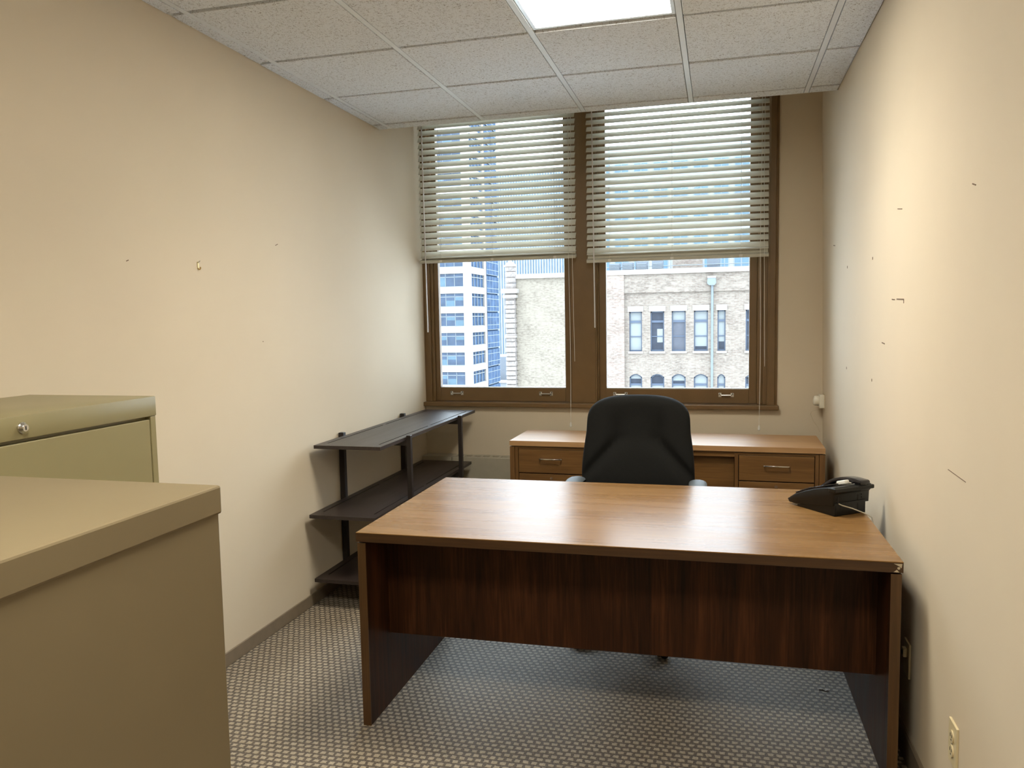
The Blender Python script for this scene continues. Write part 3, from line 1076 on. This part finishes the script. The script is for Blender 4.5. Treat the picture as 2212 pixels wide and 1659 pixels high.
# ================================================================== PHONE
ph = thing('desk_phone', 'black desk telephone with handset at the right end of the desk', 'telephone', (0.416, 3.076, DZ + 0.0005), math.radians(37.7))
bm = bmesh.new()
prism(bm, [(0.0, 0.0), (0.193, 0.0), (0.193, 0.008), (0.015, 0.050), (0.0, 0.050)], 'X', 0.004, 0.158, bev=0.002)
obj('stand', bm, 'phone_dark', ph, smooth=True)
bm = bmesh.new()
prof = [(0.004, 0.040), (0.193, 0.010), (0.231, 0.009), (0.241, 0.022), (0.200, 0.046), (0.150, 0.068), (0.100, 0.086), (0.050, 0.100), (0.020, 0.106), (-0.006, 0.112), (-0.012, 0.096), (0.002, 0.082)]
prism(bm, prof, 'X', -0.002, 0.178, bev=0.0022)
bd = obj('body', bm, 'phone_dark', ph, smooth=True)
bx('rear_ledge', (-0.010, 0.188, -0.014, 0.020, 0.092, 0.108), 'phone_dark', bd, bev=0.004)
# faceplate on the slope
bm = bmesh.new()
prism(bm, [(0.232, 0.0265), (0.200, 0.0475), (0.150, 0.0695), (0.100, 0.0875), (0.050, 0.1015), (0.050, 0.1045), (0.100, 0.0905), (0.150, 0.0725), (0.200, 0.0505), (0.232, 0.0295)][::-1], 'X', 0.004, 0.172)
obj('faceplate', bm, 'phone_gloss', bd, smooth=True)
# display and keys on the part beside the handset
sl = math.atan2(0.0505 - 0.1045, 0.15)
for r_ in range(4):
    for c_ in range(3):
        y = 0.205 - r_ * 0.022
        z = 0.0505 + (0.205 - y) * 0.0 + (0.200 - y) * 0.42 + 0.002
        kx = 0.022 + c_ * 0.024
        o_ = bx('key', (-0.009, 0.009, -0.007, 0.007, 0, 0.005), 'phone_gloss', bd, bev=0.0015, loc=(kx, y, z))
        o_.rotation_euler = (-0.40, 0, 0)
o_ = bx('display', (-0.040, 0.040, -0.022, 0.022, 0, 0.004), 'phone_gloss', bd, bev=0.001, loc=(0.052, 0.085, 0.0955))
o_.rotation_euler = (-0.32, 0, 0)
o_ = bx('label_card', (-0.012, 0.012, -0.022, 0.022, 0, 0.016), 'paper_white', bd, bev=0.004, loc=(0.098, 0.052, 0.103))
o_.rotation_euler = (-0.30, 0, 0)
# handset: arched bar with two end pads, lying along the user's left side
bm = bmesh.new()
prism(bm, [(0.198, 0.060), (0.188, 0.072), (0.168, 0.087), (0.141, 0.104), (0.119, 0.114), (0.090, 0.123), (0.062, 0.1275), (0.033, 0.129), (-0.008, 0.127), (-0.014, 0.122),
           (-0.014, 0.112), (0.030, 0.110), (0.040, 0.113), (0.083, 0.110), (0.119, 0.098), (0.150, 0.079), (0.156, 0.068), (0.192, 0.050)], 'X', 0.116, 0.166, bev=0.0045)
hs = obj('handset', bm, 'phone_gloss', ph, smooth=True)
for y, z in ((0.010, 0.104), (0.172, 0.056)):
    bm = bmesh.new()
    lathe(bm, [(0.016, -0.006), (0.021, -0.004), (0.021, 0.008), (0.018, 0.010)], (0.141, y, z), 'Z', 20)
    obj('handset_pad', bm, 'black_plastic', hs, smooth=True)
# slots and screw holes in the back of the phone
for x in (0.022, 0.122):
    bx('mount_slot', (x - 0.003, x + 0.003, -0.0008, 0.004, 0.048, 0.072), 'dark_hole', bd, loc=(0, 0.0025, 0))
for x, z in ((0.010, 0.072), (0.011, 0.058), (0.138, 0.072), (0.140, 0.060)):
    bm = bmesh.new()
    lathe(bm, [(0.0018, -0.001), (0.0018, 0.003)], (x, 0.0015, z), 'Y', 10)
    obj('screw_hole', bm, 'dark_hole', bd)
for x in (0.012, 0.034, 0.118):
    bx('rib', (x - 0.0012, x + 0.0012, -0.0008, 0.002, 0.008, 0.040), 'dark_hole', ph)
pc = tb('phone_line', [(0.022, -0.001, 0.047), (0.028, -0.012, 0.043), (0.060, -0.03, 0.032), (0.10, -0.046, 0.014), (0.116, -0.056, 0.005), (0.124, -0.061, -0.002), (0.128, -0.064, -0.02), (0.129, -0.066, -0.12)], 0.0022, 'phone_cord', ph, 6)

# ================================================================== SMALL WALL THINGS
# dial thermostat on the right wall next to the window corner
ty, tz = 5.215, 0.935
tx = xr(ty, tz)
tm = thing('thermostat', 'small off-white dial thermostat on the right wall by the window corner', 'thermostat', (tx, ty, tz))
bx('mount_plate', (-0.005, 0.004, -0.041, 0.041, -0.043, 0.043), 'chip_core', tm)
bx('back_box', (-0.033, -0.004, -0.040, 0.040, -0.041, 0.041), 'thermo_white', tm, bev=0.004)
bm = bmesh.new()
lathe(bm, [(0.029, -0.033), (0.031, -0.036), (0.031, -0.056), (0.026, -0.064), (0.010, -0.067)], (0, 0, 0.003), 'X', 28)
obj('dial', bm, 'thermo_white', tm, smooth=True)
tb('thermostat_wire', [(-0.010, -0.03, -0.042), (-0.05, -0.02, -0.055), (-0.075, 0.0, -0.066), (-0.078, 0.02, -0.085), (-0.060, 0.03, -0.13), (-0.035, 0.03, -0.165), (-0.02, 0.03, -0.20)], 0.0013, 'chip_core', tm, 5)

# duplex outlet low on the right wall
oy, oz = 2.220, 0.340
ol = thing('wall_outlet', 'ivory duplex power outlet low on the right wall', 'outlet', (xr(oy, oz), oy, oz))
bx('cover_plate', (-0.006, 0.001, -0.036, 0.036, -0.058, 0.058), 'ivory', ol, bev=0.002)
for s in (-1, 1):
    bm = bmesh.new()
    lathe(bm, [(0.0165, -0.009), (0.0165, -0.005)], (0, 0, s * 0.0195), 'X', 20)
    rcp = obj('receptacle', bm, 'ivory', ol, smooth=True)
    for yy, hh in ((-0.0065, 0.005), (0.0065, 0.006)):
        bx('slot', (-0.0096, -0.0085, yy - 0.0013, yy + 0.0013, s * 0.0195 - hh + 0.004, s * 0.0195 + hh * 0.6 + 0.004), 'dark_hole', rcp)
    bx('ground_hole', (-0.0096, -0.0085, -0.002, 0.002, s * 0.0195 - 0.011, s * 0.0195 - 0.007), 'dark_hole', rcp)
bm = bmesh.new()
lathe(bm, [(0.003, -0.0075), (0.003, -0.005)], (0, 0, 0), 'X', 10)
obj('screw', bm, 'satin_steel', ol)

# data jack plate beside the desk leg
jy, jz = 2.752, 0.343
jk = thing('wall_jack', 'ivory data jack plate on the right wall in the shadow of the desk', 'wall plate', (xr(jy, jz), jy, jz))
bx('cover_plate', (-0.006, 0.001, -0.036, 0.036, -0.058, 0.058), 'ivory', jk, bev=0.002)
bx('jack', (-0.018, -0.006, -0.012, 0.012, 0.006, 0.036), 'ivory', jk, bev=0.003)
bx('jack_opening', (-0.0186, -0.016, -0.007, 0.007, 0.012, 0.026), 'dark_hole', jk)

# picture hook on the left wall
pk = thing('picture_hook', 'small brass picture hook nailed to the left wall', 'hook', (XL, 2.798, 1.727))
bx('strip', (0.0, 0.0022, -0.005, 0.005, -0.012, 0.014), 'brass', pk, bev=0.0008)
tb('hook_bend', [(0.002, 0, -0.012), (0.004, 0, -0.017), (0.009, 0, -0.017), (0.012, 0, -0.012), (0.012, 0, -0.007)], 0.0028, 'brass', pk, 8)
tb('nail', [(0.0, 0, 0.009), (0.012, 0, 0.018)], 0.0018, 'satin_steel', pk, 6)

# scuffs and nail holes
for y, z, ly, lz, an in ((2.401, 1.720, 0.012, 0.003, 0.349), (3.399, 1.861, 0.022, 0.003, 0.333), (3.247, 1.400, 0.005, 0.004, 0)):
    o_ = bx('nail_mark', (-0.001, 0.0012, -ly / 2, ly / 2, -lz / 2, lz / 2), 'scuff', wl, loc=(XL, y, z))
    o_.rotation_euler = (an, 0, 0)
for y, z, ly, lz, an in ((2.200, 1.798, 0.028, 0.003, 0.254), (3.034, 1.845, 0.070, 0.003, 0.128), (4.742, 1.861, 0.070, 0.004, 0.118), (3.523, 1.707, 0.006, 0.011, 0), (4.233, 1.712, 0.009, 0.012, 0),
                         (3.107, 1.531, 0.046, 0.004, 0.043), (2.994, 1.530, 0.112, 0.004, 0.026), (2.940, 1.522, 0.005, 0.014, 0), (3.270, 1.367, 0.050, 0.004, 0.06), (4.220, 1.209, 0.009, 0.012, 0), (3.488, 1.207, 0.006, 0.011, 0)):
    o_ = bx('nail_mark', (-0.0012, 0.001, -ly / 2, ly / 2, -lz / 2, lz / 2), 'scuff', wr, loc=(xr(y, z), y, z))
    o_.rotation_euler = (an, 0, 0)
o_ = bx('scratch', (-0.0008, 0.001, -0.08, 0.08, -0.0009, 0.0009), 'scuff', wr, loc=(xr(2.274, 1.052), 2.274, 1.052))
o_.rotation_euler = (0.013, 0, 0)

# scrap of paper on the carpet under the desk
sp_ = thing('paper_scrap', 'tiny curled paper scrap on the carpet under the desk', 'litter', (0.404, 3.186, 0.0))
bm = bmesh.new()
A = [(-0.018 + 0.006 * i, 0.006 * math.sin(i * 1.1), 0.003 + 0.004 * abs(math.sin(i * 0.8))) for i in range(7)]
v0 = [bm.verts.new((x, y, z)) for x, y, z in A]
v1 = [bm.verts.new((x, y + 0.009, z * 0.6)) for x, y, z in A]
for i in range(6):
    bm.faces.new((v0[i], v0[i + 1], v1[i + 1], v1[i]))
ps = obj('paper', bm, 'scrap', sp_, smooth=True)
ps.modifiers.new('thick', 'SOLIDIFY').thickness = 0.0008

# ================================================================== THE CITY OUTSIDE
struct(bx('ground', (-400, 400, 8, 600, -30.2, -30), 'bounce_ground'), 'city street far below the windows', 'ground')

# --- brick building across the street
FY = 50.0
bb = thing('brick_building', 'old tan brick building with rows of blue-framed windows across the street', 'building', (0, FY, -30))


def ZZ(z):
    return z + 30


wins = [(-5.53, -4.73), (-4.195, -3.345), (-2.88, -2.03), (-1.528, -0.684), (-0.111, 0.369), (1.556, 2.36), (2.9, 3.75), (4.25, 5.1)]
cells = []
# facade as bands with true openings
bm = bmesh.new()
X0, X1 = -5.82, 9.0
U0, U1 = -0.75, 1.755      # upper windows
A0, A1 = -4.6, -2.19       # arched windows


def band(z0, z1, openings):
    x = X0
    for a, b in openings:
        box(bm, x, a, 0, 0.5, ZZ(z0), ZZ(z1))
        x = b
    box(bm, x, X1, 0, 0.5, ZZ(z0), ZZ(z1))


band(-30, A0, [])
band(A0, A1, wins)
band(A1, U0, [])
band(U0, U1, wins)
band(U1, 2.93, [])
obj('facade', bm, 'tan_brick', bb)
bx('parapet_band', (X0, X1, -0.12, 0.5, ZZ(2.93), ZZ(4.08)), 'tan_brick', bb)
bx('coping', (-7.6, X1, -0.25, 0.6, ZZ(4.08), ZZ(4.38)), 'limestone', bb)
bx('corner_pier', (-7.6, -5.82, -0.20, 0.5, 0, ZZ(4.08)), 'rose_brick', bb)
bx('interior', (X0 + 0.2, X1 - 0.2, 0.9, 1.0, 1, ZZ(2.9)), 'dark_room', bb)
bx('roof', (-7.6, X1, 0.5, 8.0, ZZ(3.2), ZZ(3.4)), 'roof_grey', bb)
shade = {0: (1, 1, 1), 1: (0, 0, 0), 2: (1, 0.5, 0.5), 3: (1, 1, 0.75), 4: (1, 1, 0.4), 5: (0, 0, 0), 6: (1, 1, 1), 7: (1, 1, 0.5)}
for i, (a, b) in enumerate(wins):
    wdw = bx('window', (a, b, 0.18, 0.24, ZZ(U0), ZZ(U0) + 0.09), 'sash_blue', bb)
    h = U1 - U0
    for nm, d in (('frame', (a, a + 0.07, 0.16, 0.24, ZZ(U0), ZZ(U1))), ('frame', (b - 0.07, b, 0.16, 0.24, ZZ(U0), ZZ(U1))),
                  ('frame', (a, b, 0.16, 0.24, ZZ(U1) - 0.07, ZZ(U1))), ('transom', (a, b, 0.15, 0.24, ZZ(1.05), ZZ(1.19))),
                  ('meeting_rail', (a + 0.07, b - 0.07, 0.17, 0.24, ZZ(0.15), ZZ(0.21)))):
        bx(nm, d, 'sash_blue', wdw)
    s = shade[i]
    bx('pane', (a + 0.07, b - 0.07, 0.22, 0.23, ZZ(1.19), ZZ(U1) - 0.07), 'shade_white' if s[0] else 'dark_room', wdw)
    for z0, z1, f in ((0.21, 1.05, s[1]), (U0 + 0.09, 0.15, s[2])):
        zz = z1 - (z1 - z0) * f
        mt = 'shade_white'
        if i == 2:
            f, zz = 1, z0
            mt = 'grey_room'
        if f > 0:
            bx('pane', (a + 0.07, b - 0.07, 0.22, 0.23, ZZ(zz), ZZ(z1)), mt, wdw)
        if f < 1:
            bx('pane', (a + 0.07, b - 0.07, 0.22, 0.23, ZZ(z0), ZZ(zz)), 'dark_room', wdw)
    if i == 1:
        bx('poster', (a + 0.40, b - 0.10, 0.205, 0.215, ZZ(-0.20), ZZ(0.65)), 'shade_white', wdw)
    bx('lintel', (a - 0.09, b + 0.09, -0.05, 0.2, ZZ(U1), ZZ(2.10)), 'limestone', bb)
    bx('window_sill', (a - 0.07, b + 0.07, -0.10, 0.2, ZZ(U0) - 0.13, ZZ(U0)), 'limestone', bb)
    # arched window below
    aw = bx('arched_window', (a, b, 0.18, 0.24, ZZ(A0), ZZ(A0) + 0.09), 'sash_blue', bb)
    n = 10
    rise = 0.20
    cxm = (a + b) / 2
    hw = (b - a) / 2
    arc = [(cxm - hw + 2 * hw * q / n, ZZ(A1) - rise * (2 * q / n - 1) ** 2) for q in range(n + 1)]
    bm = bmesh.new()
    prism(bm, arc + [(b, ZZ(A1) + 0.002), (a, ZZ(A1) + 0.002)], 'Y', -0.002, 0.3)
    obj('arch', bm, 'tan_brick', bb)
    bm = bmesh.new()
    ins = [(a + 0.07 + (2 * hw - 0.14) * q / n, z - 0.07) for q, (x, z) in enumerate(arc)]
    prism(bm, arc + ins[::-1], 'Y', 0.15, 0.24)
    obj('frame', bm, 'sash_blue', aw)
    for nm, d in (('frame', (a, a + 0.07, 0.15, 0.24, ZZ(A0), ZZ(A1) - rise)), ('frame', (b - 0.07, b, 0.15, 0.24, ZZ(A0), ZZ(A1) - rise)),
                  ('meeting_rail', (a + 0.07, b - 0.07, 0.15, 0.24, ZZ(-2.92), ZZ(-2.80)))):
        bx(nm, d, 'sash_blue', aw)
    zsh = (-2.50, -2.28, -2.62, -2.80, -2.80, -2.4, -2.6, -2.8)[i]
    bm = bmesh.new()
    prism(bm, ins + [(b - 0.07, ZZ(zsh)), (a + 0.07, ZZ(zsh))], 'Y', 0.21, 0.22)
    obj('pane', bm, 'shade_white', aw)
    if zsh > -2.80:
        bx('pane', (a + 0.07, b - 0.07, 0.21, 0.22, ZZ(-2.80), ZZ(zsh)), 'dark_room', aw)
    bx('pane', (a + 0.07, b - 0.07, 0.21, 0.22, ZZ(A0) + 0.09, ZZ(-2.92)), 'shade_white', aw)
# rain head and downpipe
bm = bmesh.new()
prism(bm, [(-0.70, ZZ(3.72)), (-0.22, ZZ(3.72)), (-0.20, ZZ(3.40)), (-0.30, ZZ(3.28)), (-0.60, ZZ(3.28)), (-0.74, ZZ(3.40))], 'Y', -0.50, -0.12)
rh_ = obj('rain_head', bm, 'downpipe', bb)
bx('rain_head_lid', (-0.72, -0.20, -0.52, -0.12, ZZ(3.72), ZZ(3.84)), 'limestone', rh_)
tb('downpipe', [(-0.43, -0.22, ZZ(3.30)), (-0.43, -0.16, ZZ(2.6)), (-0.43, -0.16, ZZ(-8))], 0.075, 'downpipe', bb, 10)

# --- cream side block with the stone turret at its corner
cb_ = thing('cream_building', 'blank cream brick wall with a rusticated stone corner turret', 'building', (-10.2, FY, -30))
bx('blank_wall', (-2.7, 2.59, 0.0, 0.6, 0, ZZ(4.05)), 'cream_brick', cb_)
bx('coping', (-2.76, 2.59, -0.15, 0.7, ZZ(4.05), ZZ(4.34)), 'limestone', cb_)
bm = bmesh.new()
prism(bm, [(1.75, ZZ(4.34)), (2.55, ZZ(4.34)), (2.30, ZZ(4.62)), (2.15, ZZ(4.78)), (2.0, ZZ(4.62))], 'Y', -0.1, 0.4)
obj('finial', bm, 'limestone', cb_)
# rusticated pier, one stone per course
pier_x = -3.03
z = -12.0
crs = 0
while z < 3.0:
    hgt = R.uniform(0.26, 0.36)
    ww = 0.335 + R.uniform(-0.02, 0.02)
    bm = bmesh.new()
    box(bm, pier_x - ww, pier_x + ww, -0.42 + R.uniform(-0.05, 0.03), 0.3, ZZ(z), ZZ(z + hgt - 0.03), bev=0.05, seg=2)
    obj('pier_stone', bm, 'rough_stone', cb_)
    if crs % 2 == 0:
        bx('quoin', (pier_x + 0.32, pier_x + 0.44 + R.uniform(0, 0.08), -0.04, 0.1, ZZ(z), ZZ(z + hgt)), 'cream_brick', cb_, bev=0.02)
    z += hgt
    crs += 1
bx('pier_core', (pier_x - 0.30, pier_x + 0.30, -0.30, 0.4, 0, ZZ(3.0)), 'limestone', cb_)
bx('turret_cornice', (pier_x - 0.45, pier_x + 0.45, -0.58, 0.4, ZZ(2.80), ZZ(3.02)), 'limestone', cb_, bev=0.04)
bx('turret_cornice', (pier_x - 0.54, pier_x + 0.54, -0.68, 0.5, ZZ(3.10), ZZ(3.40)), 'limestone', cb_, bev=0.06)
bx('pier_band', (pier_x - 0.37, pier_x + 0.37, -0.50, 0.4, ZZ(0.20), ZZ(0.34)), 'limestone', cb_, bev=0.03)
for q, (za, zb_) in enumerate(((3.40, 3.75), (3.78, 4.12), (4.15, 4.50), (4.53, 4.84))):
    bm = bmesh.new()
    lathe(bm, [(0.34, 0), (0.365, 0.04), (0.365, zb_ - za - 0.05), (0.34, zb_ - za)], (pier_x, -0.08, ZZ(za)), 'Z', 20)
    obj('turret_drum', bm, 'rough_stone', cb_, smooth=True)
bm = bmesh.new()
lathe(bm, [(0.42, 0.0), (0.42, 0.10), (0.30, 0.16), (0.24, 0.26), (0.10, 0.34), (0.06, 0.44)], (pier_x, -0.08, ZZ(4.84)), 'Z', 20)
obj('turret_cap', bm, 'limestone', cb_, smooth=True)

# --- roof things of the brick building
for i, x in enumerate((-6.6, -5.75, -4.85, -3.85)):
    u = thing('rooftop_unit', 'grey rooftop air unit, number %d from the left behind the brick parapet' % (i + 1) if False else
              ['leftmost grey air unit behind the brick parapet', 'second grey air unit from the left behind the parapet',
               'third grey air unit from the left behind the parapet', 'grey air unit next to the brick penthouse on the roof'][i], 'air unit', (x, FY + 1.4, 3.4), 0, 'rooftop air units')
    bx('casing', (-0.33, 0.36, -0.3, 0.3, 0.0, 1.50 + 0.04 * i), 'roof_grey', u, bev=0.02)
    for q in range(5):
        bx('louvre', (-0.28, 0.31, -0.34, -0.30, 1.02 + q * 0.09, 1.07 + q * 0.09), 'tower_mullion', u)
pt = thing('penthouse', 'small brick penthouse on the roof behind the parapet', 'building', (-1.95, FY + 3.0, 3.4))
bx('walls', (-1.05, 0.95, 0, 1.8, 0.0, 2.5), 'rose_brick', pt)
bx('coping', (-1.10, 1.0, -0.05, 1.85, 2.5, 2.65), 'limestone', pt)
vt = thing('roof_vent', 'tall pale grey vent box on the roof beside the penthouse', 'vent', (-0.37, FY + 1.6, 3.3))
bx('shaft', (-0.40, 0.40, -0.3, 0.3, 0, 2.0), 'roof_grey', vt, bev=0.02)
bx('cap', (-0.45, 0.45, -0.35, 0.35, 2.0, 2.2), 'limestone', vt, bev=0.03)
rl_ = thing('roof_railing', 'thin metal railing along the roof edge', 'railing', (0, FY + 1.2, 3.4))
for x in (-6.9, -5.2, -3.0, -1.0, 0.3, 1.3, 2.3, 3.3):
    tb('rail_post', [(x, 0, 0), (x, 0, 1.75)], 0.03, 'tower_mullion', rl_, 6)
for z in (1.25, 1.72):
    tb('rail', [(-7.2, 0, z), (4, 0, z)], 0.025, 'tower_mullion', rl_, 6)

# --- office tower, left
TY = 140.0
ot = thing('office_tower', 'white office tower with bands of blue windows and a glazed corner', 'building', (-45.05, TY, -30))
TH = 85.0
bx('core', (-20, -0.35, 0.35, 19.9, 0, TH), 'bay_glass', ot)
PT = 3.70
zb0 = -10.96
flo = [zb0 + PT * (k - 5) for k in range(0, 23)]
# precast spandrels and piers on the front and side faces
last = -30.0
for i, zb_ in enumerate(flo):
    bx('spandrel', (-20, -1.25, 0.0, 0.35, ZZ(last), ZZ(zb_)), 'white_precast', ot)
    bx('spandrel', (-0.35, 0.0, 1.2, 9.6, ZZ(last), ZZ(zb_)), 'white_precast', ot)
    last = zb_ + 2.48
for a, b in ((-1.25, 0.0), (-8.4, -6.6), (-16, -14.2)):
    bx('pier', (a, b, -0.03, 0.35, 0, TH), 'white_precast', ot)
bx('pier', (-0.35, 0.03, 0.35, 1.2, 0, TH), 'white_precast', ot)
bx('pier', (-0.35, 0.0, 9.6, 10.9, 0, TH), 'white_precast', ot)


def tower_window(x0, x1, z, k):
    wv = bx('window', (x0, x1, 0.22, 0.30, ZZ(z), ZZ(z) + 0.12), 'tower_mullion', ot)
    nwp = 3
    for q in range(nwp):
        a = x0 + (x1 - x0) * q / nwp
        b = x0 + (x1 - x0) * (q + 1) / nwp
        pale = ((k * 7 + q * 3) % 5) < 2
        bx('pane', (a + 0.05, b - 0.05, 0.25, 0.29, ZZ(z) + 0.12, ZZ(z) + 1.15), 'tower_glass_pale' if ((k * 5 + q) % 4 == 0) else 'tower_glass', wv)
        bx('pane', (a + 0.05, b - 0.05, 0.25, 0.29, ZZ(z) + 1.15, ZZ(z) + 1.78), 'tower_glass_pale' if pale else 'tower_glass', wv)
        bx('pane', (a + 0.05, b - 0.05, 0.25, 0.29, ZZ(z) + 1.90, ZZ(z) + 2.42), 'tower_glass', wv)
        bx('mullion', (b - 0.05, b + 0.05, 0.20, 0.30, ZZ(z), ZZ(z) + 2.48), 'tower_mullion', wv)
    bx('mullion', (x0, x1, 0.20, 0.30, ZZ(z) + 1.78, ZZ(z) + 1.90), 'tower_mullion', wv)


for k, zb_ in enumerate(flo[2:20]):
    tower_window(-6.6, -1.25, zb_, k)
    tower_window(-14.2, -8.4, zb_, k + 2)
    # window on the side face
    wv = bx('window', (-0.30, -0.20, 1.2, 9.6, ZZ(zb_), ZZ(zb_) + 0.1), 'tower_mullion', ot)
    bx('mullion', (-0.30, -0.18, 1.2, 9.6, ZZ(zb_) + 1.78, ZZ(zb_) + 1.90), 'tower_mullion', wv)
    for q in range(1, 4):
        bx('mullion', (-0.30, -0.18, 1.2 + 2.1 * q - 0.06, 1.2 + 2.1 * q + 0.06, ZZ(zb_), ZZ(zb_) + 2.48), 'tower_mullion', wv)
    # glazed bay behind
    cwl = bx('curtain_bay', (-0.35, 0.0, 11.2, 20.0, ZZ(zb_) - 0.9, ZZ(zb_) + 2.48), 'bay_glass', ot)
    for zz in (-0.9, 0.05, 1.6):
        bx('mullion', (-0.02, 0.02, 11.2, 20.0, ZZ(zb_) + zz, ZZ(zb_) + zz + 0.07), 'tower_mullion', cwl)
    for q in range(5):
        bx('mullion', (-0.02, 0.012, 11.2 + q * 2.15, 11.26 + q * 2.15, ZZ(zb_) - 0.9, ZZ(zb_) + 2.48), 'tower_mullion', cwl)
bx('curtain_back', (-1.0, -0.34, 10.9, 20.0, 0, TH), 'bay_glass', ot)

# --- ribbed tower far behind
rb = thing('ribbed_tower', 'distant pale tower with closely spaced white vertical ribs', 'building', (-60, 260, -30))
bx('wall', (-18, 22, 0, 20, 0, 80), 'rib_gap', rb)
rib = None
for i in range(44):
    x = -17.8 + i * 0.92
    if rib is None:
        rib = bx('rib', (-0.21, 0.21, -0.25, 0, 18, 80), 'rib_white', rb, loc=(x, 0, 0))
    else:
        linkcopy(rib, rb, (x, 0, 0))
bx('base_block', (-18.5, 22, -2, 20, 0, 18), 'roof_grey', rb)

# --- pale block with windows behind the brick building
fb = thing('pale_office_block', 'pale office block with rows of windows behind the brick building', 'building', (-6, 120, -30))
bx('wall', (-13, 26, 0, 15, 0, 57), 'far_wall', fb)
first = None
for r_ in range(5):
    for c_ in range(12):
        loc = (-11.2 + c_ * 2.9, 0, 38.2 + r_ * 3.6)
        if first is None:
            first = bx('window', (-1.05, 1.05, -0.12, 0.0, 0, 1.6), 'tower_mullion', fb, loc=loc)
            wq = first
            bpn = bx('pane', (-0.98, -0.06, -0.16, -0.12, 0.08, 1.52), 'tower_glass_pale', wq)
            bpn2 = bx('pane', (0.06, 0.98, -0.16, -0.12, 0.08, 1.52), 'tower_glass_pale', wq)
        else:
            wq = linkcopy(first, fb, loc)
            linkcopy(bpn, wq, (0, 0, 0))
            linkcopy(bpn2, wq, (0, 0, 0))

# --- low roofs down the street
lr = thing('low_building', 'low blue-grey roofed building down the street past the tower', 'building', (-55.3, 200, -30))
bx('walls', (-6, 6, 0, 20, 0, 14.4), 'far_wall', lr)
bx('roof', (-6.2, 6.2, -0.3, 20, 14.4, 15.0), 'white_precast', lr)
bx('upper_storey', (-6, 6, 2, 18, 15.0, 21.2), 'roof_grey', lr)
for q in range(5):
    bx('window', (-5.4 + q * 2.3, -4.0 + q * 2.3, -0.1, 0.1, 10.2, 12.8), 'tower_glass_pale', lr)
